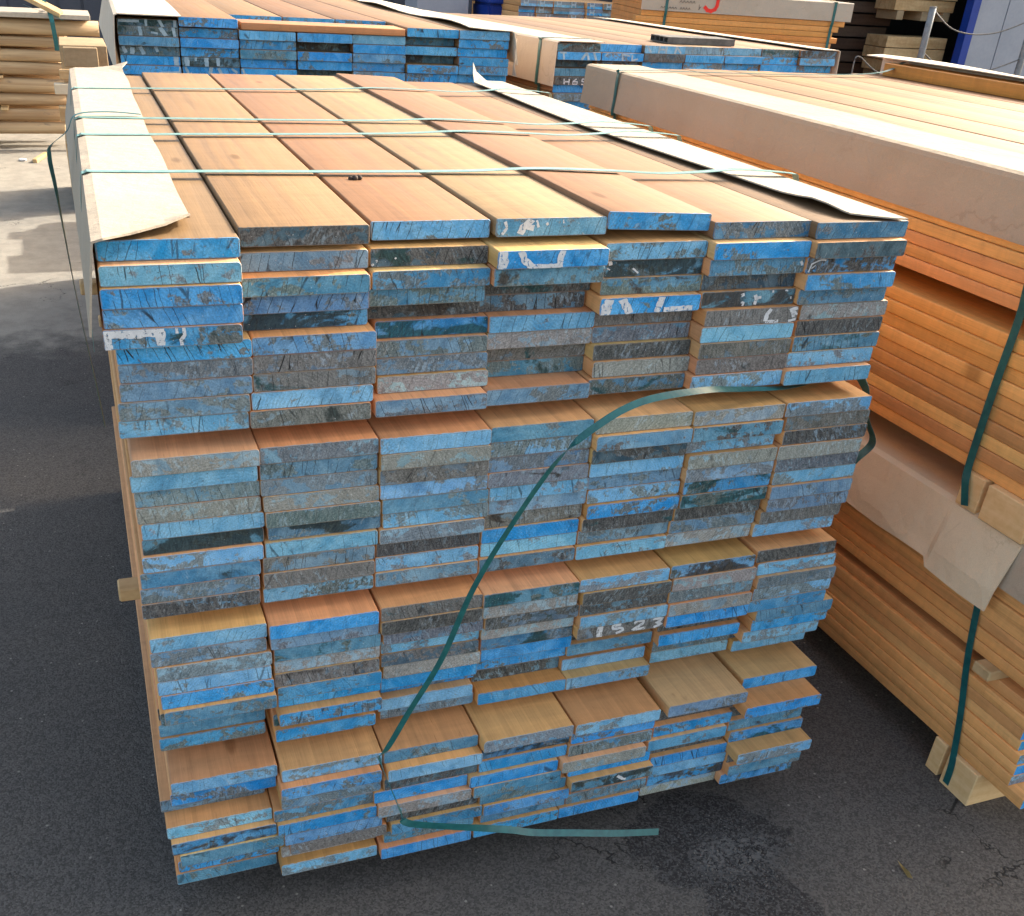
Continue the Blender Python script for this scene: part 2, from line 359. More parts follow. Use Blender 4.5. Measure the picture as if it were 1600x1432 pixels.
# ------------------------------------------------------------------ the yard
bm = bmesh.new(); bmesh.ops.create_grid(bm, x_segments=2, y_segments=2, size=150)
tag(link('ground', mesh('ground', bm), asphalt_material()), 'dark worn asphalt of the timber yard, sunlight painted in at left and damp at front', 'ground', kind='structure')

# ------------------------------------------------------------------ planks
COL = {  # paint, wear, worn, stain, checks
    'B': (lin(36, 160, 226), lin(86, 106, 116), .38, .14, .55), 'L': (lin(126, 188, 222), lin(116, 134, 144), .46, .12, .45),
    'G': (lin(116, 152, 176), lin(98, 114, 124), .56, .18, .55), 'T': (lin(82, 144, 174), lin(88, 112, 116), .50, .28, .5),
    'D': (lin(58, 86, 100), lin(54, 58, 60), .60, .44, .7), 'N': (lin(118, 134, 144), lin(104, 103, 100), .72, .30, .55),
    'E': (lin(156, 178, 188), lin(150, 150, 144), .66, .06, .35), 'K': (lin(86, 138, 164), lin(72, 90, 90), .46, .72, .45)}
WORD = {'B': 'bright blue', 'L': 'pale blue', 'G': 'grey blue', 'T': 'teal blue', 'D': 'charcoal', 'N': 'brownish grey', 'E': 'beige grey', 'K': 'dark stained'}
ORD = ['first', 'second', 'third', 'fourth', 'fifth', 'sixth', 'seventh', 'eighth', 'ninth', 'tenth', 'eleventh']
def style(o, code, wood, rnd=random):
    a = COL[code[0]]; b = COL[code[-1]]
    k = .35 if len(code) > 1 else 0
    j = lambda s: 1 + rnd.uniform(-s, s)
    f = j(.10)
    o['paint'] = [max(0., (x * (1 - k) + y * k) * f * j(.06)) for x, y in zip(a[0], b[0])]
    w = b[1] if len(code) > 1 else a[1]
    o['wear'] = [x * f * j(.07) for x in w]
    o['worn'] = min(.95, max(.05, (a[2] * (1 - k) + b[2] * k) + rnd.uniform(-.13, .13)))
    o['stain'] = min(1., max(0., max(a[3], b[3] * .9) + rnd.uniform(-.10, .28)))
    o['checks'] = (a[4] + b[4]) * rnd.uniform(.15, .95)
    o['stain_colour'] = rnd.choice([lin(28, 52, 54), lin(36, 44, 44), lin(26, 62, 68), lin(52, 46, 42)])
    o['wood'] = list(wood)
def plank_mesh(length, w=PW, t=PT, var=0, end=True, r=.0042):
    """sawn plank, long edges eased, one end face painted; runs from y=0 to y=length"""
    rg = random.Random(var); bm = bmesh.new(); prof = []
    for sx, sz, a0 in ((1, 0, -90), (1, 1, 0), (-1, 1, 90), (-1, 0, 180)):
        rr = r * rg.uniform(.6, 1.25)
        for k in range(4):
            a = math.radians(a0 + 30 * k)
            prof.append((sx * (w / 2 - rr) + rr * math.cos(a), (t - rr if sz else rr) + rr * math.sin(a)))
    rings = []
    ys = [0, .0012, length * .33, length * .66, length - .001, length]
    for i, y in enumerate(ys):
        sh = .0011 if i in (0, len(ys) - 1) else 0
        cx = rg.uniform(-.0006, .0006) if 1 < i < 5 else 0
        rings.append([bm.verts.new((x * (1 - sh * 8) + cx, y, t / 2 + (z - t / 2) * (1 - sh * 25))) for x, z in prof])
    for i, (a, b) in enumerate(zip(rings, rings[1:])):
        for k in range(len(prof)):
            f = bm.faces.new((a[k], a[(k + 1) % len(prof)], b[(k + 1) % len(prof)], b[k])); f.material_index = 0; f.smooth = True
    f = bm.faces.new(rings[0]); f.material_index = 1 if end else 0
    f = bm.faces.new(rings[-1][::-1]); f.material_index = 1 if end else 0
    bmesh.ops.recalc_face_normals(bm, faces=bm.faces[:])
    me = mesh('plank', bm)
    return me
PROTO = []
for i in range(4):
    me = plank_mesh(1.895 + .006 * i, var=i); me.materials.append(WOOD); me.materials.append(END); PROTO.append(me)
METOP = plank_mesh(1.945, .1922, var=9); METOP.materials.append(WOOD); METOP.materials.append(END)
def blue_plank(x, y, z, code, wood, roll=0., yaw=0., me=None):
    o = bpy.data.objects.new('blue_plank', me or random.choice(PROTO)); C.objects.link(o)
    o.location = (x, y, z); o.rotation_euler = (0, roll, yaw); style(o, code, wood)
    return o
INNER = [lin(205, 156, 104), lin(196, 145, 93), lin(208, 162, 112), lin(194, 145, 96), lin(204, 158, 108)]
TOPW = [lin(124, 97, 71), lin(135, 107, 77), lin(132, 104, 74), lin(141, 115, 86), lin(129, 101, 70), lin(131, 103, 75), lin(125, 97, 71)]
TABLE = {
(1,1):'B,-19,-2,0 L,-40,-3,0 B,-48,-5,0 BG,-44,-5,0 BK,-47,-8,0 B,-30,6,0 G,-28,6,0 G,-28,4,0 G,-29,-1,0 L,-26,-4,0',
(1,2):'D,8,-1,7 G,7,-2,0 T,-21,-6,0 NB,-10,-5,0 BK,3,-4,0 GB,-26,3,0 N,-25,3,0 N,-25,2,0 L,-26,-2,0 N,-29,-6,0',
(1,3):'LB,30,5,6 D,10,-2,0 TB,-11,-4,0 T,0,-7,0 D,29,-4,0 BK,17,8,0 G,8,6,0 G,8,8,0 E,1,8,0 G,-27,-2,0',
(1,4):'GB,18,9,9 B,-29,-4,0 T,-21,-5,0 D,32,0,0 GD,34,-7,0 LB,11,5,0 E,14,4,0 N,36,6,0 T,37,6,0 G,-18,-4,0',
(1,5):'B,16,7,14 LT,-1,0,0 TK,4,-1,0 T,1,0,0 B,-15,-5,0 N,17,4,0 G,14,1,0 ND,5,3,0 E,-1,3,0 K,-7,-5,0',
(1,6):'DB,0,5,0 B,-23,-2,0 T,-17,-3,0 D,0,-3,0 K,-8,-2,0 N,-20,4,0 L,-22,0,0 N,-24,1,0 N,-24,0,0 L,-28,-7,0',
(1,7):'DB,-20,2,0 D,-38,-5,0 BD,-23,-6,0 BT,-30,-4,0 T,-17,-4,0 E,-15,10,0 D,-17,6,0 K,-20,5,0 L,-22,-2,0 LT,-37,-10,0',
(2,1):'E,-47,6,0 L,-41,2,0 NL,-36,5,0 E,-37,5,0 L,-37,9,0 K,-34,7,0 L,-41,4,0 T,-41,-2,0 G,-41,-5,0 GD,-42,-6,0',
(2,2):'G,-44,3,0 GT,-41,2,0 NL,-41,2,0 E,-42,5,0 ET,-44,7,0 DL,-34,10,0 L,-40,4,0 GN,-40,-1,0 N,-43,-2,0 LK,-42,-4,0',
(2,3):'L,-50,1,0 E,-51,2,0 N,-47,1,0 L,-43,3,0 TL,-42,7,0 L,-39,9,0 EL,-43,3,0 D,-35,-1,0 L,-37,-3,0 G,-41,-4,0',
(2,4):'TL,-46,-2,0 L,-43,-1,0 G,-42,-2,0 NL,-44,0,0 L,-41,5,0 EL,-35,7,0 N,-32,3,0 B,-36,-2,0 L,-34,-2,0 GD,-41,-5,0',
(2,5):'E,-52,-3,0 LN,-61,-3,0 D,-52,-4,0 L,-46,-2,0 G,-38,2,0 L,-39,4,0 B,-46,4,0 ND,-42,-1,0 G,-35,-3,0 L,-43,-7,0',
(2,6):'E,-57,-6,0 LD,-63,-6,0 L,-47,-7,0 E,-58,-2,0 EL,-54,0,0 BK,-48,4,0 TK,-50,2,0 ND,-43,-2,0 G,-41,-6,0 E,-41,-10,0',
(2,7):'L,-56,-5,0 N,-54,2,0 GD,-55,4,0 E,-59,-3,0 G,-54,2,0 L,-52,5,0 G,-58,2,0 G,-56,2,0 N,-51,-3,0 L,-48,-11,0',
(3,1):'L,-63,-1,0 G,-63,-3,0 EL,-67,4,0 L,-67,2,0 B,-69,5,0 T,-78,7,0 K,-42,0,0 D,10,-3,0 T,-2,-5,0 BT,-7,-7,0',
(3,2):'B,-75,-2,0 G,-65,0,0 TK,-62,5,0 E,-56,5,0 DN,-59,4,0 BT,-61,8,0 B,-45,10,0 B,-65,8,0 K,-27,2,0 B,-39,3,0',
(3,3):'N,-70,-1,0 ND,-72,0,0 G,-63,6,0 L,-49,5,0 DN,-51,5,0 E,-50,10,0 B,-46,7,0 B,-19,13,0 L,-38,4,0 G,-27,11,0',
(3,4):'TK,-75,-4,0 E,-69,-2,0 ND,-67,5,0 E,-56,3,0 DB,-50,6,0 B,-46,9,0 B,-35,5,0 D,13,10,0 GD,1,12,0 BT,-38,13,0',
(3,5):'L,-73,-6,0 ND,-77,2,0 GD,-68,3,0 L,-73,5,0 N,-68,5,0 D,-28,6,0 T,-40,2,0 D,-1,7,0 L,-13,9,0 LT,-40,10,0',
(3,6):'LK,-71,-5,0 E,-75,2,0 G,-72,1,0 E,-78,2,0 B,-75,3,0 D,-47,4,0 B,-59,4,0 D,8,18,0 T,-4,29,0 LG,-4,28,0',
(3,7):'ND,-61,2,0 L,-65,7,0 NG,-72,10,0 L,-69,8,0 TB,-70,2,0 T,-68,30,0 B,-62,29,0 L,-60,15,0 D,-2,26,0 L,-14,30,0',
(4,1):'L,-68,2,0 B,-64,-1,0 G,-45,-20,0 L,-87,-15,0 KB,-101,-10,0 T,-105,2,0 D,-52,4,0 B,-64,-3,0 T,-67,-9,0',
(4,2):'L,-89,3,0 BG,-106,-2,0 G,-99,-2,0 TB,-99,-17,0 B,-109,-12,0 GB,-108,-1,0 N,-106,9,0 E,-82,-5,0 L,-102,-9,0',
(4,3):'T,-91,2,0 L,-113,5,0 D,-103,0,0 B,-104,-20,0 E,-116,-14,0 D,-103,5,0 TB,-112,14,0 T,-102,1,0 B,-116,-8,0',
(4,4):'GL,-116,2,0 DB,-102,3,0 B,-107,-2,0 B,-115,-22,0 T,-117,-13,0 T,-110,4,0 BG,-116,12,0 T,-105,11,0 B,-114,-6,0',
(4,5):'L,-119,3,0 B,-110,0,0 GB,-114,-4,0 E,-128,-21,0 B,-113,1,0 K,-130,4,0 D,-94,9,0 T,-106,9,0 B,-113,-8,0',
(4,6):'G,-118,19,0 D,-93,8,0 B,-108,-1,0 TB,-117,-14,0 D,-97,-2,0 B,-109,4,0 L,-108,8,0 BK,-106,8,0 E,-102,-3,0',
(4,7):'B,-78,29,0 B,-138,5,0 D,-94,-4,0 T,-106,-6,0 BK,-112,-1,0 L,-153,1,0 D,-115,5,0 T,-127,6,0 BK,-120,-5,0',
}
ZB = {1: 1.0, 2: .687, 3: .3744, 4: .090}
TIER = {1: 'topmost tier', 2: 'second tier down', 3: 'third tier down', 4: 'lowest tier'}
FRONT = {}
rp = random.Random(3)
for (b, c), s in TABLE.items():
    rows = s.split()
    for r, e in enumerate(rows):
        code, y, dx, lift = e.split(','); y, dx, lift = int(y) / 1000, int(dx) / 1000, int(lift) / 1000
        z = ZB[b] + (len(rows) - 1 - r) * PP + lift
        roll = 0.
        wood = tuple(v * rp.uniform(.88, 1.1) for v in (TOPW[c - 1] if (b == 1 and r == 0) else rp.choice(INNER)))
        if b == 1 and r == 0 and c == 5: roll = math.radians(2.0)
        o = blue_plank((c - 1) * PX + PW / 2 + dx, y, z, code, wood, roll, rp.uniform(-.0008, .0008), METOP if b == 1 and r == 0 else None)
        tag(o, f"{WORD[code[0]]} plank end, {ORD[r]} row of {ORD[c - 1]} column, {TIER[b]} of front stack", 'plank', 'blue-ended planks of the front stack')
        if b == 1: o['checks'] += .2
        FRONT[(b, c, r)] = o

# white lettering left on some of the ends: strokes in parts of the board's width and thickness
def paint_mark(o, strokes, mat=MARK, lab='white paint mark', apart=False):
    if apart:
        return [paint_mark(o, [s], mat, lab) for s in strokes]
    bm = bmesh.new(); rg = random.Random(len(strokes))
    for i, (pts, w) in enumerate(strokes):
        P = [Vector(((u - .5) * PW, v * PT)) for u, v in pts]
        L, R = [], []
        Q = []
        for a, b in zip(P, P[1:]):
            n = max(2, int((b - a).length / .004)); Q += [a.lerp(b, k / n) for k in range(n)]
        Q.append(P[-1])
        for k, p in enumerate(Q):
            d = (Q[min(k + 1, len(Q) - 1)] - Q[max(k - 1, 0)]); d = d.normalized() if d.length else Vector((1, 0)); nn = Vector((-d.y, d.x))
            for side, S in ((1, L), (-1, R)):
                q = p + nn * side * (w / 2) * rg.uniform(.78, 1.15)
                S.append(Vector((max(-PW / 2 + .001, min(PW / 2 - .001, q.x)), max(.0006, min(PT - .0006, q.y)))))
        yo = -.0006 - .00015 * i
        for k in range(len(Q) - 1):
            v = [bm.verts.new((p.x, yo, p.y)) for p in (L[k], L[k + 1], R[k + 1], R[k])]
            try: bm.faces.new(v)
            except ValueError: pass
    bmesh.ops.remove_doubles(bm, verts=bm.verts[:], dist=.00005)
    m = link('paint_mark', mesh('paint_mark', bm), mat, o); tag(m, lab)
    return m
paint_mark(FRONT[(1, 1, 4)], [([(.03, -.1), (.03, 1)], .010), ([(.02, .80), (.43, .80)], .013), ([(.40, .85), (.40, .12)], .013), ([(.52, 1), (.52, .7)], .004), ([(.57, 1), (.575, .6), (.545, .35), (.55, .08)], .005)], lab='white bracket shaped paint mark')
paint_mark(FRONT[(1, 4, 1)], [([(.045, 1), (.05, .5), (.03, 0)], .016), ([(.20, 1), (.23, .5), (.30, .12)], .011), ([(.29, .12), (.42, .10), (.56, .14)], .008), ([(.57, 1), (.55, .5), (.55, .05)], .011)], lab='white curved letter')
paint_mark(FRONT[(1, 4, 0)], [([(.07, .85), (.09, .5), (.05, .15)], .005), ([(.31, 1), (.28, .75), (.23, .5), (.21, .15)], .012), ([(.26, .55), (.33, .45)], .009), ([(.35, .9), (.37, .5)], .004), ([(.44, .75), (.455, .62)], .004), ([(.59, .9), (.595, .7)], .002)], lab='white flaking paint')
paint_mark(FRONT[(1, 5, 4)], [([(.085, 1), (.06, .5), (.05, 0)], .019), ([(.20, 1), (.25, .5), (.30, 0)], .014), ([(.60, 1), (.58, .5), (.56, .05)], .012), ([(.63, .18), (.78, .2), (.92, .22)], .009)], lab='white letter strokes')
paint_mark(FRONT[(1, 6, 5)], [([(.69, .95), (.655, .6), (.645, .15)], .009), ([(.65, .12), (.79, .10)], .006), ([(.98, .95), (.91, .8), (.94, .6), (.98, .55), (.93, .4)], .008), ([(.90, .08), (.98, .2)], .005)], lab='white letters L and s')
paint_mark(FRONT[(1, 6, 4)], [([(.42, .85), (.43, .65)], .007), ([(.42, .30), (.45, .25), (.44, .05)], .004), ([(.56, .72), (.58, .4), (.57, .1)], .007), ([(.58, .5), (.63, .55)], .005), ([(.745, .95), (.75, .8)], .004), ([(.88, .92), (.91, .88)], .003), ([(.955, .5), (.96, .35)], .003)], lab='white paint speck', apart=True)
paint_mark(FRONT[(1, 5, 2)], [([(.07, .98), (.08, .72)], .007), ([(.05, .55), (.08, .45)], .002), ([(.30, .5), (.36, .2)], .003)], lab='white paint speck', apart=True)
paint_mark(FRONT[(1, 6, 2)], [([(.95, .75), (.975, .5)], .005)], lab='white paint speck')
paint_mark(FRONT[(1, 7, 2)], [([(.03, .1), (.05, .6), (.14, .85), (.2, .8)], .003), ([(.05, .3), (.1, .55)], .002)], lab='white paint scratches')
paint_mark(FRONT[(1, 3, 1)], [([(.015, .2), (.025, .1)], .004), ([(.05, .4), (.058, .28)], .003), ([(.205, .5), (.212, .42)], .003)], lab='white paint dot', apart=True)
paint_mark(FRONT[(3, 5, 4)], [([(.25, 1), (.245, .05)], .013), ([(.49, .82), (.39, .80), (.40, .55), (.50, .52), (.52, .30), (.44, .12)], .0065), ([(.64, .72), (.68, .92), (.75, .80), (.74, .58), (.63, .20), (.78, .18)], .0065), ([(.86, .85), (.97, .80), (.94, .55), (.90, .52), (.97, .30), (.88, .12)], .0065)], lab='white digit of 1523', apart=True)
paint_mark(FRONT[(4, 5, 5)], [([(.55, .75), (.62, .35)], .007), ([(.60, .35), (.66, .3)], .005)], lab='pale chip')

# stickers between the tiers and bearers on the ground
def batten(name, a, b, lab, cat, group=None, mat=PINE, w=.003):
    o = link(name, mesh(name, bevel_box((-(b[0] - a[0]) / 2, -(b[1] - a[1]) / 2, 0), ((b[0] - a[0]) / 2, (b[1] - a[1]) / 2, b[2] - a[2]), w, 1)), mat, None, ((a[0] + b[0]) / 2, (a[1] + b[1]) / 2, a[2]))
    return tag(o, lab, cat, group)
g = 'stickers of the front stack'
batten('sticker', (-.044, .80, .9742), (1.36, .84, .9994), 'raw pine sticker under the topmost tier, end sticking out at left', 'sticker', g, PINEX)
batten('sticker', (-.03, 1.55, .9742), (1.36, 1.59, .9994), 'raw pine sticker under the topmost tier, towards the rear', 'sticker', g, PINEX)
batten('sticker', (-.040, .06, .6613), (1.36, .10, .6864), 'raw pine sticker under the second tier, stub showing at left', 'sticker', g, PINEX)
batten('sticker', (-.02, 1.55, .6613), (1.36, 1.59, .6864), 'raw pine sticker under the second tier, towards the rear', 'sticker', g, PINEX)
batten('sticker', (.0, .10, .3485), (1.36, .14, .3738), 'raw pine sticker under the third tier, near the front', 'sticker', g, PINEX)
batten('sticker', (.0, 1.55, .3485), (1.36, 1.59, .3738), 'raw pine sticker under the third tier, towards the rear', 'sticker', g, PINEX)
for y in (.42, 1.45):
    batten('bearer', (.02, y, 0), (1.34, y + .09, .0895), 'squared pine bearer under the front stack, ' + ('nearer one' if y < 1 else 'farther one'), 'bearer', 'bearers under the front stack', PINEX)

# cardboard edge covers of the front stack
TOP = 1.2892
def card(name, rows, lab, tone=(.56, .47, .37), th=.003, group='cardboard edge covers'):
    o = link(name, sheet(rows, th), CARD); o['tone'] = list(tone)
    return tag(o, lab, 'cardboard', group)
rows = []
for i in range(41):
    f = i / 40; y = -.05 + f * 2.05; wob = .002 * math.sin(9 * f) + .0015 * math.sin(23 * f + 1)
    lift = .014 * math.exp(-f * 22) + .020 * max(0, f - .95) / .05; inn = .128 + .012 * f + wob + (.018 if f > .985 else 0)
    yy = lambda k: y + (.075 * k if i == 0 else (.05 * k if i == 1 else 0))
    fl = .012 + .02 * math.sin(2.2 * f + .3) * f
    r = [Vector((inn, yy(1), TOP + .004 + lift)), Vector((inn * .72, yy(.72), TOP + .004 + lift * .4)), Vector((inn * .35, yy(.35), TOP + .004 + lift * .05)), Vector((.008, yy(0), TOP + .0045)), Vector((-.0045, yy(0), TOP + .001)), Vector((-.007, yy(0), TOP - .012)),
         Vector((-.010 - fl * .3, yy(0), TOP - .06)), Vector((-.013 - fl * .8, yy(0), TOP - .125 - .01 * math.sin(5 * f)))]
    rows.append(r)
card('cardboard_cover', rows, 'pale cardboard cover folded over the left edge of the front stack', (.39, .34, .275))
rows = []
for i in range(49):
    f = i / 48; y = -.028 + f * 1.99
    lift = .0025 + .001 * math.sin(9.0 * f + .2) + .008 * math.exp(-((f - .055) / .03) ** 2)
    inn = 1.205 + .016 * math.cos(5.5 * f) + .02 * math.exp(-f * 18); up = .05 * max(0, (f - .965) / .035)
    q = lambda k: y + (.03 * k if i == 0 else 0)
    rows.append([Vector((inn + up * .4, q(1), TOP + .004 + lift + up)), Vector((inn * .75 + 1.343 * .25, q(.75), TOP + .0035 + lift * .55 + up * .5)), Vector((inn * .45 + 1.343 * .55, q(.45), TOP + .003 + lift * .2)), Vector((1.320, q(.1), TOP + .003)), Vector((1.342, q(0), TOP + .0025))])
card('cardboard_cover', rows, 'thin cardboard strip along the right edge of the front stack, ends curling up', (.37, .33, .27), .0025)

# strapping round the front stack
def strap(pts, wd, lab, width=.014, n=8, group='green straps', mat=None):
    o = link('strap', ribbon(pts, width, wd, n=n), mat or STRAP); return tag(o, lab, 'strap', group)
def over(y0, y1, xr, lab, sag=0.):
    z = TOP + .0075
    pts = [(-.028, y0, TOP - .30), (-.022, y0, TOP - .14), (-.0125, y0, TOP - .012), (-.003, y0, z), (.02, y0, z + .001), (.14, y0 * .9 + y1 * .1, z + .001), (.21, y0 * .85 + y1 * .15, TOP + .009), (.45, y0 * .66 + y1 * .34, TOP + .0095), (.66, y0 * .5 + y1 * .5, TOP + .0115), (.80, y0 * .4 + y1 * .6, TOP + .0165), (.95, y0 * .3 + y1 * .7, TOP + .013), (1.06, y0 * .2 + y1 * .8, TOP + .0085), (1.15, y0 * .1 + y1 * .9, TOP + .012), (1.22, y1, TOP + .0175), (1.29, y1, TOP + .0145), (1.352, y1, TOP + .0095), (1.369, y1, TOP + .002), (1.372, y1, TOP - .05), (1.372, y1, TOP - .28)]
    wd = [(0, 1, 0)] * len(pts)
    return strap(pts, wd, lab, .021, mat=STRAP_SHEEN)
over(.405, .345, 1.34, 'taut green strap over the front stack, nearest the front edge')
over(.785, .825, 1.34, 'taut green strap over the front stack, second from the front')
over(1.01, .972, 1.34, 'green strap over the front stack, third from front, loose at left')
over(1.515, 1.62, 1.34, 'green strap over the front stack, nearest its far end')
X3 = Vector((1, 0, 0)); Y3 = Vector((0, 1, 0)); Z3 = Vector((0, 0, 1))
strap([(.13, 1.035, TOP + .0125), (.06, 1.04, TOP + .016), (-.005, 1.02, TOP + .012), (-.028, 1.0, 1.271), (-.062, .99, 1.245), (-.070, .98, 1.222), (-.067, .98, 1.165), (-.064, .97, 1.10), (-.056, .95, .92), (-.041, .93, .72), (-.035, .92, .62)],
      [Y3, Y3, Y3, Y3, (.3, 1, 0), (.7, 1, 0), (.5, 1, 0), (.2, 1, 0), (.05, 1, 0), (.1, 1, 0), (.12, 1, 0)], 'loose strap end dangling down the left side of the front stack')
S = lambda x, y, z: Vector((x, y, z + 1.0))
strap([S(1.40, .09, -.012), S(1.30, .03, -.013), S(1.18, -.02, -.010), S(1.06, -.05, .006), S(.95, -.085, .026), S(.825, -.10, .022), S(.74, -.11, -.010), S(.672, -.115, -.064), S(.598, -.12, -.172), S(.536, -.12, -.290), S(.484, -.12, -.431), S(.428, -.122, -.533), S(.385, -.125, -.612), S(.372, -.117, -.634)],
      [Y3, Y3, (0, 1, .1), (0, 1, .35), (.1, .8, .6), (.3, .5, .8), (.55, .3, .75), (.8, .2, .5), (.9, .2, .35), (.95, .15, .3), (.95, .1, .35), (.95, .1, .4), (.95, .1, .4), (.9, .3, .2)], 'broken green strap arching down across the front plank ends', .0125, 10)
strap([S(.372, -.117, -.636), S(.377, -.125, -.657), S(.384, -.135, -.682), S(.395, -.145, -.716), S(.406, -.155, -.751), S(.415, -.165, -.770), S(.484, -.168, -.796), S(.563, -.172, -.820), S(.630, -.178, -.839), S(.677, -.183, -.855), S(.769, -.190, -.876), S(.864, -.195, -.900), S(.961, -.200, -.919)],
      [(.3, .9, .2), (.1, 1, 0), (.0, 1, .05), (.05, 1, .1), (.05, .9, .3), (-.1, .3, 1), (0, .1, 1), (0, .35, 1), (0, .7, .7), (0, .75, .65), (0, .6, .8), (0, .55, .85), (0, .5, .9)], 'twisted tail of the broken green strap jutting out near the ground', .0140, 10)
strap([(1.34, .06, .986), (1.371, .05, .99), (1.375, .0, .965), (1.38, .0, .93), (1.40, .0, .895), (1.43, .0, .845), (1.40, .0, .81), (1.374, .01, .77)], [Y3] * 8, 'short kinked strap piece poking out at the right of the front stack', .02)
# ------------------------------------------------------------------ long stack at the right (two tiers, orange-brown planks)
BR = [lin(228, 174, 106), lin(224, 166, 96), lin(230, 180, 112), lin(222, 162, 98), lin(228, 172, 100), lin(198, 146, 94), lin(226, 168, 102), lin(210, 150, 98)]
BRL = [lin(226, 164, 102), lin(222, 158, 96), lin(228, 170, 108), lin(214, 152, 96)]
BROWN = {}
def brown_plank(x0, y0, z0, w, t, ln, wood, lab, rot=0., group=None, name='brown_plank', end=True):
    k = (round(w, 4), round(t, 4), round(ln, 3))
    if k not in BROWN:
        BROWN[k] = plank_mesh(ln, w, t, var=len(BROWN), end=end, r=.0028); BROWN[k].materials.append(BARE); BROWN[k].materials.append(END)
    o = bpy.data.objects.new(name, BROWN[k]); C.objects.link(o); o.location = (x0 + w / 2, y0, z0); o.rotation_euler.z = rot
    style(o, random.choice(['B', 'L', 'B', 'BT']), wood)
    return tag(o, lab, 'plank', group)
X1 = 1.767; RB = random.Random(11)
def tier(zt, zb, n, y0, ln, name, jit=.003, y0s=None):
    p = (zt - zb) / n
    for r in range(n):
        w = tuple(v * k_ for k_ in [RB.uniform(.88, 1.1)] for v in RB.choice(BRL if zt < .7 else BR))
        dx = RB.uniform(-jit, jit)
        yy = (y0s[r] if y0s else y0) + RB.uniform(-.01, .01)
        brown_plank(X1 + dx, yy, zt - (r + 1) * p, PW, p - .0014, ln, w, f"orange brown plank, {ORD[r]} row down, left face, {name} of right stack", 0, 'left side planks of the right stack')
    return p
p1 = tier(1.328, 1.078, 9, -.62, 2.78, 'topmost bundle')
tier(1.031, .727, 10, -.60, 2.76, 'second bundle')
tier(.642, .355, 10, -.36, 2.52, 'third bundle', .004)
tier(.328, .095, 8, -.33, 2.50, 'lowest bundle', .006, [-.33, -.32, -.325, -.33, -.335, -.345, -.335, -.38])
RT = [lin(126, 96, 66), lin(130, 101, 69), lin(131, 101, 68), lin(133, 104, 72), lin(129, 99, 65), lin(124, 93, 63)]
for c in range(6):
    brown_plank(X1 + (c + 1) * PX, -.62 + RB.uniform(-.02, .02), 1.328 - p1 + RB.uniform(-.001, .001), PW, p1 - .0009, 2.78 + .02 * (c % 3), tuple(v * RB.uniform(.93, 1.05) for v in RT[c]), f"pale brown top plank of the right stack, {ORD[c + 1]} from its left edge", 0, 'top planks of the right stack')
# the planks hidden inside the right stack, layer on layer
bm = bmesh.new()
for zt, zb, n, y0, y1 in ((1.328 - p1, 1.078, 8, -.6, 2.1), (1.031, .727, 10, -.58, 2.1), (.642, .355, 10, -.33, 2.1), (.328, .095, 8, -.29, 2.1)):
    p = (zt - zb) / n
    for r in range(n):
        for c in range(1, 7): add_box(bm, (X1 + c * PX, y0, zt - (r + 1) * p), (X1 + c * PX + PW, y1, zt - r * p - .001))
o = link('planks_inside', mesh('planks_inside', bm), BARE); o['wood'] = list(lin(186, 124, 66)); tag(o, 'inner layers of brown planks of the right stack', 'planks', kind='stuff')
brown_plank(X1 + 6.25 * PX + .06, -.6, 1.3285, .11, .045, 2.75, lin(206, 136, 62), 'thick orange brown board lying along the right edge of the right stack')
def notched(name, y0, y1, z0, z1, lab, x0=1.752):
    bm = bmesh.new(); ys = y0 + (y1 - y0) * .62
    add_box(bm, (x0, y0, z0), (x0 + 1.35, ys, z1)); add_box(bm, (x0 + .006, ys + .016, z0), (x0 + 1.35, y1, z1)); add_box(bm, (x0 + .03, ys, z0 + .004), (x0 + 1.33, ys + .016, z1 - .004))
    bmesh.ops.bevel(bm, geom=[e for e in bm.edges if e.is_boundary is False], offset=.002, segments=1, affect='EDGES')
    return tag(link(name, mesh(name, bm), PINEG), lab, 'bearer', 'bearers of the right stack')
PINEG = plain('pine_end_grain', (.70, .43, .19), (.82, .56, .29), .75, 5, st=(1, 1, 9))
notched('bearer', -.155, .045, .645, .7265, 'notched pine bearer between the two tiers of the right stack')
notched('bearer', 1.75, 1.90, .645, .7265, 'pine bearer under the upper tier of the right stack, far end')
notched('bearer', -.27, -.125, 0, .0945, 'notched pine bearer on the asphalt under the right stack, near end')
notched('bearer', 1.6, 1.75, 0, .0945, 'pine bearer on the asphalt under the right stack, far end')
batten('sticker', (1.735, -.215, .3285), (3.1, -.165, .3545), 'pine sticker stub poking out low on the right stack', 'sticker', None, PINEX)
batten('sticker', (1.775, 1.6, .3285), (3.1, 1.65, .3545), 'pine sticker low on the right stack, far end', 'sticker', None, PINEX)
batten('sticker', (1.80, -.5, 1.032), (3.1, -.45, 1.0775), 'pine sticker inside the upper gap of the right stack, near', 'sticker', None, PINEX)
batten('sticker', (1.80, 1.6, 1.032), (3.1, 1.65, 1.0775), 'pine sticker inside the upper gap of the right stack, far', 'sticker', None, PINEX)
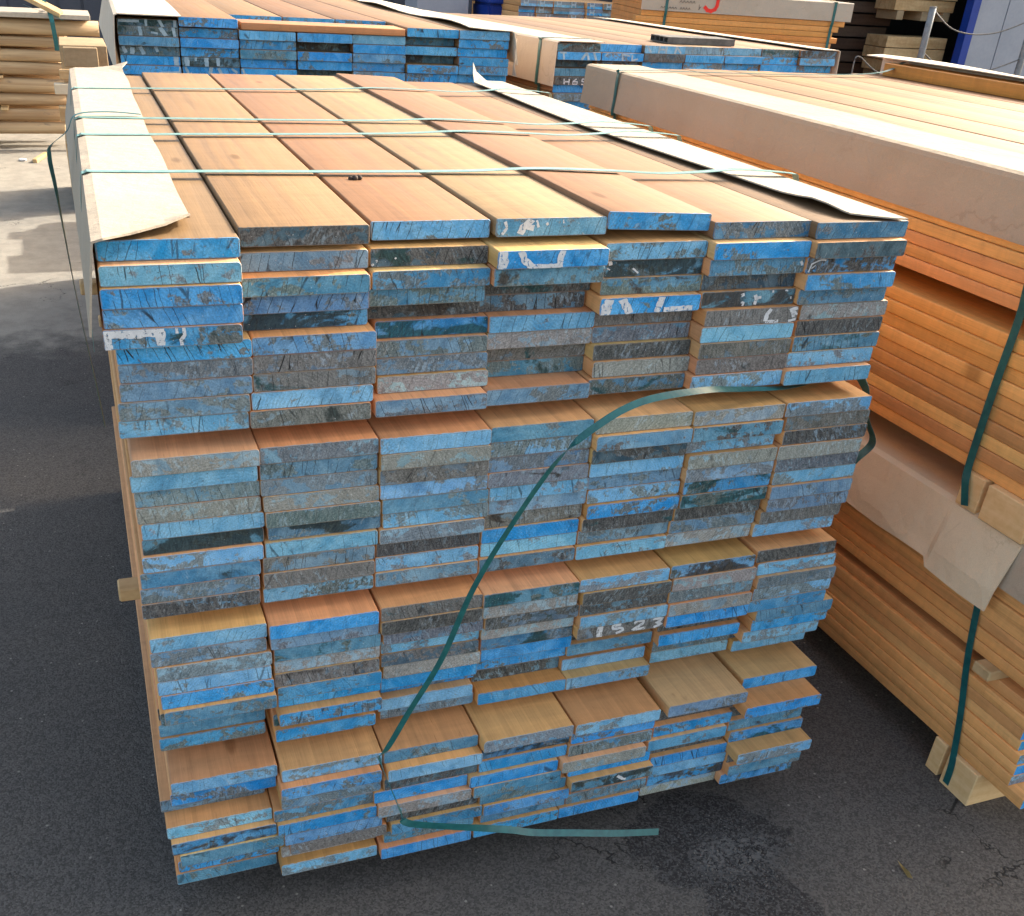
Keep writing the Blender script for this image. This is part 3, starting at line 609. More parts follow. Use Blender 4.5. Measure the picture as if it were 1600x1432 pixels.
# its covers
T2 = 1.3285
rows = []
for i in range(31):
    f = i / 30; y = 2.20 - f * 2.75
    rows.append([Vector((1.972 + .004 * math.sin(7 * f), y, T2 + .004 + .002 * math.sin(11 * f) ** 2)), Vector((1.87, y, T2 + .004)), Vector((1.772, y, T2 + .0045)), Vector((1.7595, y, T2)), Vector((1.757, y, T2 - .01)), Vector((1.754 - .003 * math.sin(6 * f), y, T2 - .065)), Vector((1.750 - .004 * math.sin(5 * f + 1), y, T2 - .123))])
card('cardboard_cover', rows, 'long cardboard cover folded over the left edge of the right stack', (.38, .31, .23))
rows = []
for i in range(31):
    f = i / 30; y = 2.3 - f * 2.8
    rows.append([Vector((3.06, y, T2 + .058 + .004 * math.sin(8 * f))), Vector((3.13, y, T2 + .062 + .005 * math.sin(14 * f))), Vector((3.145, y, T2 + .05)), Vector((3.147, y, T2 - .06))])
card('cardboard_cover', rows, 'pale cardboard strip bent over the far right edge of the right stack', (.62, .55, .45))
rows = []
YS = [2.1 - 2.04 * i / 26 for i in range(27)] + [.052, .044, .036, .0, -.04, -.08, -.12, -.155]
for y in YS:
    s = .005 * math.sin(3.1 * y + 1); k = max(0, min(1, (.052 - y) / .016)); w = .003 * math.sin(19 * y)
    rows.append([Vector((2.05, y, .6455)), Vector((1.86, y, .647 + w * .3)), Vector((1.775, y, .6475 + .002 * k)), Vector((1.758 + s * .3, y, .641)), Vector((1.744 + s - .003 * k, y, .59)), Vector((1.729 + s - .005 * k + w, y, .53)), Vector((1.722 + s - .006 * k, y, .500 - .017 * k + .003 * math.sin(20 * y)))])
card('cardboard_cover', rows, 'creased beige cardboard draped over the lower tier of the right stack', (.72, .575, .40))
rows = []
for i in range(6):
    f = i / 5; y = -.14 - f * .23
    rows.append([Vector((1.95, y, .6495)), Vector((1.78, y, .6495)), Vector((1.762, y, .642)), Vector((1.755, y, .60)), Vector((1.748, y, .535))])
card('cardboard_cover', rows, 'darker cardboard end piece at near corner of right stack, lower tier', (.50, .39, .29))
# its straps
def side_strap(pts, lab, w=.016): return strap(pts, [Y3 if abs(p[2] - pts[min(i + 1, len(pts) - 1)][2]) + abs(p[2] - pts[max(i - 1, 0)][2]) > -1 else Y3 for i, p in enumerate(pts)], lab, w, 6)
side_strap([(2.0, .02, T2 + .008), (1.76, .03, T2 + .008), (1.747, .035, T2 - .02), (1.743, .04, T2 - .13), (1.755, .042, 1.12), (1.761, .043, 1.06), (1.758, .043, .93), (1.757, .041, .80), (1.756, .038, .735), (1.748, .026, .705), (1.748, .008, .656)], 'dark green strap round the upper tier of the right stack, near end', .020)
side_strap([(1.768, -.085, .50), (1.762, -.10, .47), (1.758, -.13, .33), (1.757, -.165, .2), (1.753, -.19, .10), (1.749, -.20, .06), (1.752, -.20, .01)], 'dark green strap round the lower tier of the right stack', .018)
side_strap([(3.10, 2.12, T2 + .052), (2.95, 2.07, T2 + .016), (2.6, 2.02, T2 + .006), (2.2, 1.97, T2 + .008), (1.95, 1.95, T2 + .010), (1.768, 1.935, T2 + .0095), (1.7515, 1.93, T2 - .002), (1.748, 1.93, T2 - .07), (1.745, 1.93, T2 - .13), (1.758, 1.93, T2 - .16), (1.759, 1.93, .75)], 'grey green strap round the right stack at its far end', .018)

# ------------------------------------------------------------------ stack behind the front one
TB = 1.4159; TH = math.radians(-1.5); ub = Vector((math.cos(TH), math.sin(TH))); vb = Vector((-math.sin(TH), math.cos(TH)))
def bpt(a, d): return Vector((.156 + ub.x * a + vb.x * d, 2.373 + ub.y * a + vb.y * d))
MEB = plank_mesh(2.22, var=21); MEB.materials.append(WOOD); MEB.materials.append(END)
BTAB = {1: 'DK DK T DK B B B', 2: 'B B B B DK B B', 3: '- LB BT T B B B', 4: '- B K B B DK B', 5: '- L B GB BL BL B', 6: 'B TK BL DK B B B', 7: 'LB B B BT BG B B'}
BY = {(1, 2): .0, (1, 3): -.012, (2, 1): -.012, (2, 4): .006, (4, 3): .045, (4, 6): .05, (6, 2): .05, (6, 4): .05, (6, 5): -.012, (5, 3): -.004}
RBk = random.Random(5); BACK = {}
for c, s in BTAB.items():
    for r, code in enumerate(s.split()):
        if code == '-':
            d = .30; code = 'B'
        else: d = BY.get((c, r + 1), RBk.uniform(-.008, .012))
        a = (c - 1) * PX + PW / 2 + RBk.uniform(-.0012, .0012); q = bpt(a, d)
        sag = -.008 if c == 1 else (.004 if c == 2 and r == 0 else 0)
        o = blue_plank(q.x, q.y, TB - (r + 1) * PP + (.0 if r else sag), code, tuple(v * RBk.uniform(.9, 1.08) for v in TOPW[(c + 2) % 7]), 0, TH, MEB)
        tag(o, f"{WORD[code[0]]} plank end, {ORD[r]} row of {ORD[c - 1]} column, stack behind the front one", 'plank', 'blue-ended planks of the stack behind')
        BACK[(c, r + 1)] = o
bm = bmesh.new()
for r in range(7, 46):
    for c in range(7):
        add_box(bm, (c * PX, 0, TB - (r + 1) * PP - .03 * (r // 10)), (c * PX + PW, 2.18, TB - r * PP - .001 - .03 * (r // 10)))
bm.verts.ensure_lookup_table()
o = link('planks_below', mesh('planks_below', bm), WOOD, None, (.156, 2.373, 0)); o.rotation_euler.z = TH; o['wood'] = list(lin(190, 128, 78)); o['paint'] = list(lin(40, 120, 190))
tag(o, 'lower layers of planks in the stack behind', 'planks', kind='stuff')
q = bpt(2 * PX + .01, -.004)
me = plank_mesh(.565, .17, .022, 31, False); me.materials.append(BARE); me.materials.append(BARE)
o = link('brown_plank', me, [], None, (q.x, q.y + .085, TB - PP + .001)); o.rotation_euler.z = TH - math.pi / 2; o['wood'] = list(lin(178, 124, 84))
tag(o, 'short reddish brown board lying crosswise on the stack behind', 'plank')
mk = lambda c, r, st, m=PALEMARK, l='pale painted strokes': paint_mark(BACK[(c, r)], st, m, l)
mk(1, 1, [([(.02, .75), (.36, .75)], .008), ([(.47, 1), (.47, 0)], .008), ([(.68, 1), (.76, .1)], .010), ([(.95, 1), (.95, 0)], .010)])
mk(1, 2, [([(.36, 1), (.38, 0)], .012), ([(.70, 1), (.80, 0)], .013), ([(.92, 1), (.94, 0)], .010), ([(.55, .4), (.66, .3)], .006)])
mk(1, 4, [([(.06, .9), (.10, .2)], .012), ([(.22, .8), (.2, .1)], .014), ([(.34, .9), (.40, .1)], .012), ([(.60, 1), (.63, .4)], .010)])
mk(1, 5, [([(.93, 1), (.93, 0)], .017)]); mk(1, 6, [([(.62, .2), (.98, .35)], .008), ([(.97, .3), (.98, 1)], .004)])
mk(2, 5, [([(.08, 1), (.09, 0)], .016), ([(.42, 1), (.42, 0)], .014), ([(.62, 1), (.62, .1)], .011), ([(.24, 1), (.24, .6)], .008)])
mk(2, 6, [([(.05, 1), (.10, .1), (.16, .2)], .009), ([(.50, 1), (.46, .1)], .012), ([(.62, .9), (.68, .1)], .010), ([(.85, .9), (.95, .4)], .008)]); mk(2, 7, [([(.25, .9), (.3, .5), (.36, .9)], .006)])
mk(3, 6, [([(.02, 1), (.06, .4), (.14, .05)], .008)])
def b3(a, d, z): q = bpt(a, d); return Vector((q.x, q.y, z))
rows = []
for i in range(17):
    f = i / 16; d = -.035 + f * 2.24; fl = .035 * f
    rows.append([b3(.20 - .09 * math.exp(-f * 12) * 0 + .003 * math.sin(9 * f), d, TB + .004 + .004 * math.sin(4 * f) ** 2), b3(.10, d, TB + .004), b3(.004, d, TB + .0045), b3(-.006, d, TB), b3(-.012 - fl * .3, d, TB - .06), b3(-.018 - fl, d, TB - .17)])
card('cardboard_cover', rows, 'pale cardboard cover over the left edge of the stack behind', (.58, .50, .41))
rows = []
for i in range(17):
    f = i / 16; d = -.02 + f * 2.23
    rows.append([b3(1.19 + .015 * math.sin(8 * f), d, TB + .012 + .006 * math.sin(13 * f)), b3(1.27, d, TB + .007), b3(1.352, d, TB + .005), b3(1.364, d, TB - .002), b3(1.372 + .01 * (1 - f), d, TB - .03 - .075 * (1 - f) ** 3)])
card('cardboard_cover', rows, 'ragged cardboard strip along the right edge of the stack behind', (.64, .57, .46))
rows = [[b3(1.368, -.02 + .004 * k, TB - .02 - .03 * j) + Vector((.006 * math.sin(3 * j + k), -.008 * j * k / 3, 0)) for k in range(4)] for j in range(5)]
card('torn_cardboard', rows, 'torn cardboard scrap hanging at the right corner of the stack behind', (.40, .33, .26), .002, None)
rows = []
for i in range(9):
    f = i / 8
    rows.append([b3(1.06 + .22 * f, 2.13 + .02 * math.sin(9 * f), TB + .01), b3(1.06 + .22 * f, 2.18 + .03 * math.sin(7 * f), TB + .05 + .025 * math.sin(8 * f) ** 2), b3(1.06 + .23 * f, 2.17 + .05 * math.sin(11 * f), TB + .09 + .03 * math.sin(9 * f + 1))])
card('crumpled_cardboard', rows, 'crumpled cardboard flap standing up at the far end of the stack behind', (.60, .50, .38), .003, None)

# ------------------------------------------------------------------ stack at the back centre, planks with white letters
TC = 1.385; T3 = math.radians(5.0); uc = Vector((math.cos(T3), math.sin(T3))); vc = Vector((-math.sin(T3), math.cos(T3)))
def cpt(a, d, z): return Vector((1.72 + uc.x * a + vc.x * d, 2.39 + uc.y * a + vc.y * d, z))
MEC = plank_mesh(1.75, var=41); MEC.materials.append(WOOD); MEC.materials.append(END)
CTAB = {1: 'TD B D T D B G B T', 2: 'B B K', 3: 'LB D B', 4: 'G B B', 5: 'LT B B', 6: 'TK B B', 7: 'TD BL B'}
CC = {}; RC = random.Random(9)
for c, s in CTAB.items():
    for r, code in enumerate(s.split()):
        d = {(1, 3): .05, (3, 1): -.006, (2, 3): .02}.get((c, r + 1), RC.uniform(-.01, .015)); q = cpt((c - 1) * PX + PW / 2, d, TC - (r + 1) * PP)
        o = blue_plank(q.x, q.y, q.z, code, tuple(v * RC.uniform(.92, 1.08) for v in TOPW[(c + 4) % 7]), 0, T3, MEC)
        tag(o, f"{WORD[code[0]]} plank end, {ORD[r]} row of {ORD[c - 1]} column, cardboard covered stack at back centre", 'plank', 'blue-ended planks of the back centre stack'); CC[(c, r + 1)] = o
bm = bmesh.new()
for r in range(3, 45):
    for c in range(7):
        if c == 0 and r < 9: continue
        z = TC - r * PP - .03 * (r // 10); add_box(bm, (c * PX, .01, z - PP), (c * PX + PW, 1.75, z - .001))
o = link('planks_below', mesh('planks_below', bm), WOOD, None, (1.72, 2.39, 0)); o.rotation_euler.z = T3; o['wood'] = list(lin(200, 140, 84)); o['paint'] = list(lin(40, 120, 190))
tag(o, 'lower layers of planks in the back centre stack', 'planks', kind='stuff')
mk2 = lambda c, r, st, l='pale painted letters', m=PALEMARK: paint_mark(CC[(c, r)], st, m, l)
mk2(3, 1, [([(.05, .95), (.16, .1)], .008)]); mk2(3, 1, [([(.34, 0), (.36, 1)], .008), ([(.36, .55), (.52, .55)], .007), ([(.52, 0), (.53, 1)], .008)]); mk2(3, 1, [([(.74, 0), (.78, 1)], .009), ([(.78, .9), (.9, .1)], .008)])
mk2(1, 2, [([(.05, .9), (.2, .9)], .008), ([(.13, .9), (.15, 0)], .008), ([(.55, 0), (.66, 1), (.72, 0)], .010), ([(.82, 1), (.9, 0)], .010)])
mk2(2, 2, [([(.08, .6), (.14, 1)], .007), ([(.48, .9), (.5, 0)], .008), ([(.5, .8), (.66, .7)], .007), ([(.72, .8), (.72, .1), (.86, .3)], .007)])
mk2(1, 5, [([(.22, .0), (.22, .75)], .006), ([(.22, .4), (.33, .4)], .005), ([(.33, 0), (.33, .75)], .006), ([(.50, .75), (.42, .45), (.42, .1), (.52, .1), (.52, .4), (.43, .4)], .0045), ([(.72, .75), (.63, .75), (.63, .45), (.72, .4), (.71, .1), (.62, .1)], .0045)], 'white characters H65', MARK)
rows = []
for i in range(15):
    f = i / 14; d = -.02 + f * 1.8
    rows.append([cpt(.195, d, TC + .004), cpt(.10, d, TC + .004), cpt(.002, d, TC + .0045), cpt(-.008, d, TC), cpt(-.011, d, TC - .07), cpt(-.014, d, TC - .148)])
card('cardboard_cover', rows, 'cardboard cover over the left edge of the back centre stack', (.54, .43, .33))
rows = []
for i in range(15):
    f = i / 14; d = -.015 + f * 1.8
    rows.append([cpt(1.20 + .01 * math.sin(9 * f), d, TC + .010), cpt(1.28, d, TC + .006), cpt(1.352, d, TC + .0045), cpt(1.364, d, TC), cpt(1.370, d, TC - .12)])
card('cardboard_cover', rows, 'thin cardboard strip along the right edge of the back centre stack', (.62, .54, .43))
strap([cpt(.22, .11, TC + .008), cpt(.0, .11, TC + .0085), cpt(-.014, .11, TC - .004), cpt(-.0165, .11, TC - .07), cpt(-.019, .11, TC - .15), cpt(-.004, .11, TC - .18), cpt(-.003, .11, TC - .5)], [vc.to_3d()] * 7, 'grey green strap on the left side of the back centre stack', .02)
bm = bmesh.new()                                               # hollow decking sample: a box with four square tubes open at the end
hz = .024
for z0, z1 in ((0, .004), (hz - .004, hz)): add_box(bm, (0, 0, z0), (.31, .15, z1))
for k in range(5): add_box(bm, (0, .146 * k / 4, .004), (.31, .146 * k / 4 + .004, hz - .004))
o = link('decking_sample', mesh('decking_sample', bm), plain('grey_composite', (.07, .068, .066), (.14, .135, .13), .6, 30), None, cpt(.56, .10, TC + .001)); o.rotation_euler.z = T3 - .10
tag(o, 'short dark grey hollow decking profile lying on the back centre stack', 'decking profile')

# ------------------------------------------------------------------ stack far right with a cardboard face, its long side towards the yard
GD = [lin(206, 140, 80), lin(198, 132, 72), lin(212, 150, 90)]
xd, yd = 5.9025, 6.1153; TD = math.radians(74.8)
def dpt(a, d, z): return Vector((xd + math.cos(TD) * a - math.sin(TD) * d, yd + math.sin(TD) * a + math.cos(TD) * d, z))
for r in range(6):
    q = dpt(.05, .03 + .03 * (r % 3) + .012 * r, 1.364 - .0395 * (r + 1))
    brown_plank(q.x - .05, q.y, q.z, .10, .0375, 1.66, tuple(v * RC.uniform(.9, 1.08) for v in RC.choice(GD)), f"thick brown beam, {ORD[r]} below the cardboard of the lettered far stack", TD, 'beams of the far right stack', 'brown_beam', False)
bm = bmesh.new()
for r in range(6): add_box(bm, (.1005, .12, 1.364 - .0395 * (r + 1)), (1.2, 1.69, 1.364 - .0395 * r - .002))
for r in range(3): add_box(bm, (.004, .02, 1.488 - .041 * (r + 1)), (1.2, 1.69, 1.488 - .041 * r - .002))
for r in range(12): add_box(bm, (.02, .25, 1.02 - .08 * (r + 1)), (1.2, 1.69, 1.02 - .08 * r - .002))
o = link('planks_inside', mesh('planks_inside', bm), BARE, None, (xd, yd, 0)); o.rotation_euler.z = TD; o['wood'] = list(GD[0]); tag(o, 'inner beams of the lettered far stack', 'planks', kind='stuff')
rows = []
for i in range(9):
    d = -.01 + 1.71 * i / 8
    rows.append([dpt(1.2, d, 1.494), dpt(.3, d, 1.4935), dpt(.0, d, 1.493), dpt(-.008, d, 1.489), dpt(-.010, d, 1.43), dpt(-.012, d, 1.364)])
cf = card('cardboard_cover', rows, 'large cardboard face with red mark and scribbles on the far right stack', (.44, .39, .32))
def wall_marks(strokes, mat, name, lab):
    bm = bmesh.new()
    for i, (pts, w) in enumerate(strokes):
        for a, b in zip(pts, pts[1:]):
            a, b = Vector(a), Vector(b); n = (b - a).normalized(); n = Vector((-n.y, n.x)) * w / 2; e = (b - a).normalized() * w * .35
            bm.faces.new([bm.verts.new(dpt(-.0172 - .0003 * (i % 7) - .0001 * random.random(), p.x, p.y)) for p in (a - e + n, b + e + n, b + e - n, a - e - n)])
    m = link(name, mesh(name, bm), mat, cf); tag(m, lab)
RED = plain('red_marker_paint', (.72, .03, .02), (.80, .05, .035), .6, 20); INK = plain('black_ink', (.03, .03, .03), (.05, .05, .05), .6, 20)
wall_marks([([(1.095, 1.47), (1.098, 1.42), (1.11, 1.395), (1.14, 1.381), (1.17, 1.386), (1.192, 1.405)], .026)], RED, 'red_mark', 'red painted hook shaped mark')
sc_ = []
for k in range(6): x = 1.545 - .022 * k; sc_.append(([(x, 1.384), (x - .008, 1.394), (x - .017, 1.382)], .0035))
for k in range(4): x = 1.39 - .022 * k; sc_.append(([(x, 1.381), (x - .006, 1.395), (x - .015, 1.382)], .0035))
for k in range(5): x = 1.40 - .026 * k; sc_.append(([(x, 1.428), (x - .010, 1.442), (x - .02, 1.427)], .0035))
sc_ += [([(1.242, 1.42), (1.236, 1.388)], .0035), ([(1.225, 1.408), (1.245, 1.386)], .0035)]
wall_marks(sc_, INK, 'handwriting', 'illegible black handwriting')
for d, l in ((.14, 'near the hall'), (1.50, 'near the blue stack')):
    strap([dpt(.3, d, 1.499), dpt(-.006, d, 1.4975), dpt(-.0165, d, 1.487), dpt(-.0185, d, 1.40), dpt(-.0185, d, 1.35), dpt(-.006, d, 1.30), dpt(-.006, d, 1.13)], [Vector((-math.sin(TD), math.cos(TD), 0))] * 7, f'dark green strap on the lettered far stack, {l}', .022)
o = batten('bearer', (5.80, 6.16, 1.021), (5.88, 6.9, 1.125), 'pine block under the beams of the lettered far stack', 'bearer', None, PINEX); o.rotation_euler.z = TD - math.pi / 2

# lettered blue stack beside it
be, ye = 4.70, 10.2
RE = random.Random(4); MEE = plank_mesh(1.9, .19, .060, 51, True, .004); MEE.materials.append(WOOD); MEE.materials.append(END)
for c in range(7):
    for r in range(5):
        o = blue_plank(be + c * .2 + .1 + RE.uniform(-.004, .004), ye + RE.uniform(-.05, .02), 1.28 - .064 * (r + 1), RE.choice(['B', 'L', 'T', 'L', 'G']), RE.choice(INNER), 0, 0, MEE)
        tag(o, f"thick blue-ended plank, {ORD[r]} row of {ORD[c]} column in the distant stack", 'plank', 'planks of the distant blue stack')
        if RE.random() < .5: paint_mark(o, [([(.2, 0), (.2, 1)], .012), ([(.45, 0), (.45, 1)], .012), ([(.2, .5), (.45, .5)], .01)] if RE.random() < .5 else [([(.6, 0), (.6, 1)], .014), ([(.8, .1), (.85, 1)], .012)], PALEMARK, 'pale painted letter strokes').scale = (1, 1, .06 / PT)
bm = bmesh.new()
for r in range(14):
    for c in range(7): add_box(bm, (be + c * .2, ye, .95 - .064 * (r + 1)), (be + c * .2 + .192, ye + 1.9, .95 - .064 * r - .003))
o = link('planks_below', mesh('planks_below', bm), WOOD); o['wood'] = list(INNER[0]); o['paint'] = list(lin(40, 110, 180)); tag(o, 'lower layers of the distant blue stack', 'planks', kind='stuff')
# ------------------------------------------------------------------ far left: round logs, squared timber, offcut
LOGM = log_material(); LEND = plain('sawn_log_end', (.42, .30, .17), (.56, .42, .25), .8, 14)
def round_log(x0, x1, y, z, r, lab, group='round logs at the far left'):
    rg = random.Random(int(z * 1000 + x1 * 77)); bm = bmesh.new(); rings = []; n = 26
    for i in range(n + 1):
        f = i / n; x = x0 + (x1 - x0) * f; rr = r * (1 - .06 * f) * (1 + .02 * math.sin(11 * f + z * 9)); oy, oz = .012 * math.sin(5 * f + z * 7), .008 * math.sin(7 * f + z * 5)
        rings.append([bm.verts.new((x - x1, oy + rr * math.cos(6.2832 * k / 14) * (1 + .03 * rg.uniform(-1, 1)), oz + rr * math.sin(6.2832 * k / 14) * (1 + .03 * rg.uniform(-1, 1)))) for k in range(14)])
    for a, b in zip(rings, rings[1:]):
        for k in range(14): bm.faces.new((a[k], a[(k + 1) % 14], b[(k + 1) % 14], b[k])).smooth = True
    bm.faces.new(rings[0][::-1]).material_index = 1; bm.faces.new(rings[-1]).material_index = 1
    bmesh.ops.recalc_face_normals(bm, faces=bm.faces[:])
    return tag(link('round_log', mesh('round_log', bm), [LOGM, LEND], None, (x1, y, z)), lab, 'log', group)
LY = 8.55
def lz(py): return LZ0 + (212 - py) * LK
LZ0, LK = .115, .00487                                          # heights of the courses above the yard
LOGS = [(27, 53, .26, 'thick pale pine log, topmost of the log pile'), (54, 71, .27, 'slim pine log, second from top of the log pile'), (74, 94, .06, 'pinkish pine log just below the upper gap of the log pile'),
        (94, 116, .04, 'blue-stained pine log, fourth from top of the log pile'), (120, 144, -.02, 'pine log with a round knot, middle of the log pile'), (146, 166, .01, 'slim grey pine log, sixth from top of the log pile'), (170, 190, -.02, 'pine log, second from the bottom of the log pile'), (191, 212, .10, 'pine log at the bottom of the log pile')]
for t0, t1, x1, lab in LOGS:
    round_log(-7, x1, LY, (lz(t0) + lz(t1)) / 2, (t1 - t0) * LK * .5, lab)
for k, (t0, t1) in enumerate([(27, 71), (74, 116), (120, 166), (170, 212)]):
    for j in (1, 2):
        h = (lz(t0) - lz(t1)) / 4
        for q in range(2):
            round_log(-7, .1 - .1 * j - .07 * q, LY + .01 + j * .23, lz(t1) + h * (1 + 2 * q), h * .97, f"pine log in the pile's {ORD[k]} course, {'upper' if q else 'lower'}, {'second' if j == 1 else 'third'} row back")
batten('batten', (-7, LY - .12, lz(26.5) - .002), (.2, LY + .55, lz(20)), 'long grey weathered board lying along the top of the log pile', 'board', None, plain('weathered_board', (.30, .26, .21), (.48, .42, .34), .8, 3, st=(.6, 6, 6)))
for k, t1 in enumerate((116.5, 166.5, 71.5)):
    for x in (-.6, -4): batten('sticker', (x, LY - .10, lz(t1 + 3.2)), (x + .06, LY + .6, lz(t1)), f"thin sticker in the {('middle', 'lower', 'upper')[k]} gap of the log pile, {'right' if x > -1 else 'left'} one", 'sticker', 'stickers in the log pile', PINE)
for x in (-1.9, -5.5): batten('bearer', (x, LY + .02, 0), (x + .12, LY + .6, lz(212) - .004), 'heavy bearer under the log pile, ' + ('right one' if x > -3 else 'left one'), 'bearer', 'bearers under the log pile', PINE)

bmk = bevel_box((-.32, -.05, -.018), (.0, .05, .018), .004, 1); o = link('wood_wedge', mesh('wood_wedge', bmk), PINEX, None, (-.02, LY - .09, lz(20))); o.rotation_euler = (.2, .42, -.25)
tag(o, 'split wood slat jammed under the strap on top of the log pile', 'wood slat')
strap([(-.12, LY + .3, lz(14)), (-.115, LY - .02, lz(19) + .035), (-.10, LY - .15, lz(26)), (-.095, LY - .165, lz(40)), (-.09, LY - .165, lz(60)), (-.09, LY - .16, lz(74))], [X3] * 6, 'green strap round the upper logs of the log pile', .035)
strap([(-.30, LY - .05, lz(8)), (-.22, LY - .08, lz(14)), (-.10, LY - .10, lz(20)), (-.02, LY - .15, lz(28))], [Y3] * 4, 'loose dark strap end curling above the log pile', .03)
strap([(-.17, LY - .0, lz(-8)), (-.14, LY - .04, lz(4)), (-.12, LY - .08, lz(15))], [X3] * 3, 'upright strap end sticking up from the log pile', .035)

# squared timber between the log pile and the stack behind
BL = plain('grey_brown_board', (.26, .19, .11), (.36, .27, .165), .75, 3, st=(1, 1, 5)); DKB = plain('dark_board', (.13, .10, .085), (.20, .16, .13), .8, 4)
yb = 6.0
def block(x0, x1, z0, z1, lab, mat=PINEX, d=.25, y=None, cat='timber'):
    y = yb if y is None else y
    return batten('timber_block', (x0, y, z0), (x1, y + d, z1), lab, cat, 'squared timber left of the stack behind', mat, .004)
block(-.10, .24, .02, .43, 'stacked pale timber base left of the stack behind', PINEX, .8, yb + .15)
block(-.036, .168, .91, 1.02, 'wide grey brown board end left of the stack behind', BL, .05, yb - .06)
block(.03, .175, .835, .905, 'dark brown board end below the wide one left of the stack behind', DKB, .05, yb - .05)
block(-.055, .23, .43, 1.02, 'rough timber bundle behind the wide board, left of the stack behind', BL, .6, yb + .1)
block(-.075, .10, .84, .89, 'round-nosed pine batten stub left of the stack behind', PINEX, .09, yb - .08)
block(-.115, .10, .755, .815, 'white sunlit pine batten stub left of the stack behind', plain('fresh_pine', (.62, .52, .36), (.72, .62, .46), .7, 4), .09, yb - .10)
block(-.045, .10, .665, .745, 'small pine block below the white stub left of the stack behind', PINEX, .08, yb - .07)
block(-.105, .10, .60, .685, 'lowest pine block stub left of the stack behind', PINEX, .10, yb - .13)
o = batten('offcut', (-.35, 7.9, .0), (-.315, 8.25, .03), 'short pine offcut lying on the dark asphalt near the log pile', 'offcut', None, PINE); o.rotation_euler.z = -.25
# timber stack behind, mostly hidden, whose ragged ends shade the yard
bm = bmesh.new(); RG = random.Random(8)
for r in range(10):
    for c in range(6):
        x0 = .85 + RG.uniform(-.28, .28) * (1 if r % 4 == 3 else .35); add_box(bm, (x0, 5.0 + .19 * c, .10 + .075 * r), (2.1, 5.0 + .19 * c + .18, .10 + .075 * r + .07))
o = link('timber_stack', mesh('timber_stack', bm), PINEX); tag(o, 'ragged timber stack hidden beyond the stack behind', 'timber stack', kind='stuff')

# ------------------------------------------------------------------ hall at the far right, container, bin
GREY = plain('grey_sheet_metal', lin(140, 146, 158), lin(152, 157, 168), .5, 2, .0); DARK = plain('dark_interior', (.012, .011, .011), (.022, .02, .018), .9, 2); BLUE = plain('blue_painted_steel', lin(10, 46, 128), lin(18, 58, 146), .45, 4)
CLAD = plain('dark_grey_cladding', lin(62, 66, 76), lin(72, 76, 86), .6, 2)
hall = empty('hall', (8.2, 9.6, 0)); tag(hall, 'grey metal hall with blue framed opening and dark interior at top right', 'hall')
def part(name, a, b, mat, parent=hall):
    bm = bmesh.new(); o = parent.location; add_box(bm, Vector(a) - o, Vector(b) - o); return link(name, mesh(name, bm), mat, parent)
part('side_wall', (7.7, 9.6, 0), (8.3, 9.75, 4.6), CLAD)
part('blue_post', (8.13, 9.545, 0), (8.30, 9.6, 4.6), BLUE)
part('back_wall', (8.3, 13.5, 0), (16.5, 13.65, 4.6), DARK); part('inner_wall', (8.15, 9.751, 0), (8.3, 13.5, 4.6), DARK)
part('roof', (7.7, 9.6, 4.6), (16.5, 13.65, 4.75), CLAD); part('end_wall', (16.4, 9.75, 0), (16.5, 13.5, 4.6), CLAD)
door = empty('sliding_door', (0, 0, 0)); door.parent = hall; 
bm = bmesh.new(); L0 = hall.location; x = 10.35
while x < 16.4:
    add_box(bm, Vector((x, 9.5, .03)) - L0, Vector((x + .46, 9.56, 4.5)) - L0); add_box(bm, Vector((x + .46, 9.515, .03)) - L0, Vector((x + .475, 9.56, 4.5)) - L0); x += .475
bpy.data.objects.remove(door); link('door_panel', mesh('door_panel', bm), GREY, hall)
bm = bmesh.new(); add_box(bm, Vector((10.24, 9.46, 0)) - L0, Vector((10.35, 9.58, 4.55)) - L0); link('door_frame', mesh('door_frame', bm), BLUE, hall)
# boards leaning and stacked in the opening
for k, (x, w, tl, mat) in enumerate(((7.86, .07, .05, PINE), (7.97, .09, .03, BL), (8.10, .06, .02, PINE), (8.22, .07, -.01, PINE))):
    o = batten('leaning_board', (x, 9.33, 0), (x + w, 9.36, 2.4), ('pale', 'brown', 'narrow pale', 'dull brown')[k] + ' board leaning upright at the left of the hall opening', 'board', 'boards leaning in the hall opening', mat); o.rotation_euler = (-.10, tl, 0)
RH = random.Random(2); DW = [plain('dark_timber_a', (.05, .028, .018), (.10, .055, .035), .8, 3, st=(.7, 5, 5)), plain('dark_timber_b', (.08, .05, .035), (.13, .085, .06), .8, 3, st=(.7, 5, 5))]
for r in range(11):
    z = .06 + .14 * r; batten('dark_beam', (8.75 + RH.uniform(-.04, .04), 10.5 + RH.uniform(0, .1), z), (10.0, 10.9, z + .12), f"dark reddish beam in the hall opening, {ORD[r]} from the floor", 'beam', 'dark beams in the hall', DW[r % 2])
for k, (z, n) in enumerate(((.05, 2), (.62, 3), (1.28, 3))):
    cr = empty('timber_pack', (9.45, 9.85, z)); tag(cr, f"pale timber pack in the hall opening, {('lowest', 'middle', 'upper')[k]} one", 'timber pack', 'timber packs in the hall')
    for j in range(n):
        bmx = bevel_box((RH.uniform(-.05, .05), RH.uniform(0, .03), .10 + j * .13), (.9, .4, .10 + j * .13 + .122), .004, 1); link('board', mesh('board', bmx), PINEX, cr)
    for x in (.05, .42, .75):
        bmx = bevel_box((x, .02, 0), (x + .1, .4, .098), .003, 1); link('foot_block', mesh('foot_block', bmx), BL, cr)
CHAINM = plain('dull_chain', (.10, .10, .10), (.2, .2, .2), .6, 60, .3)
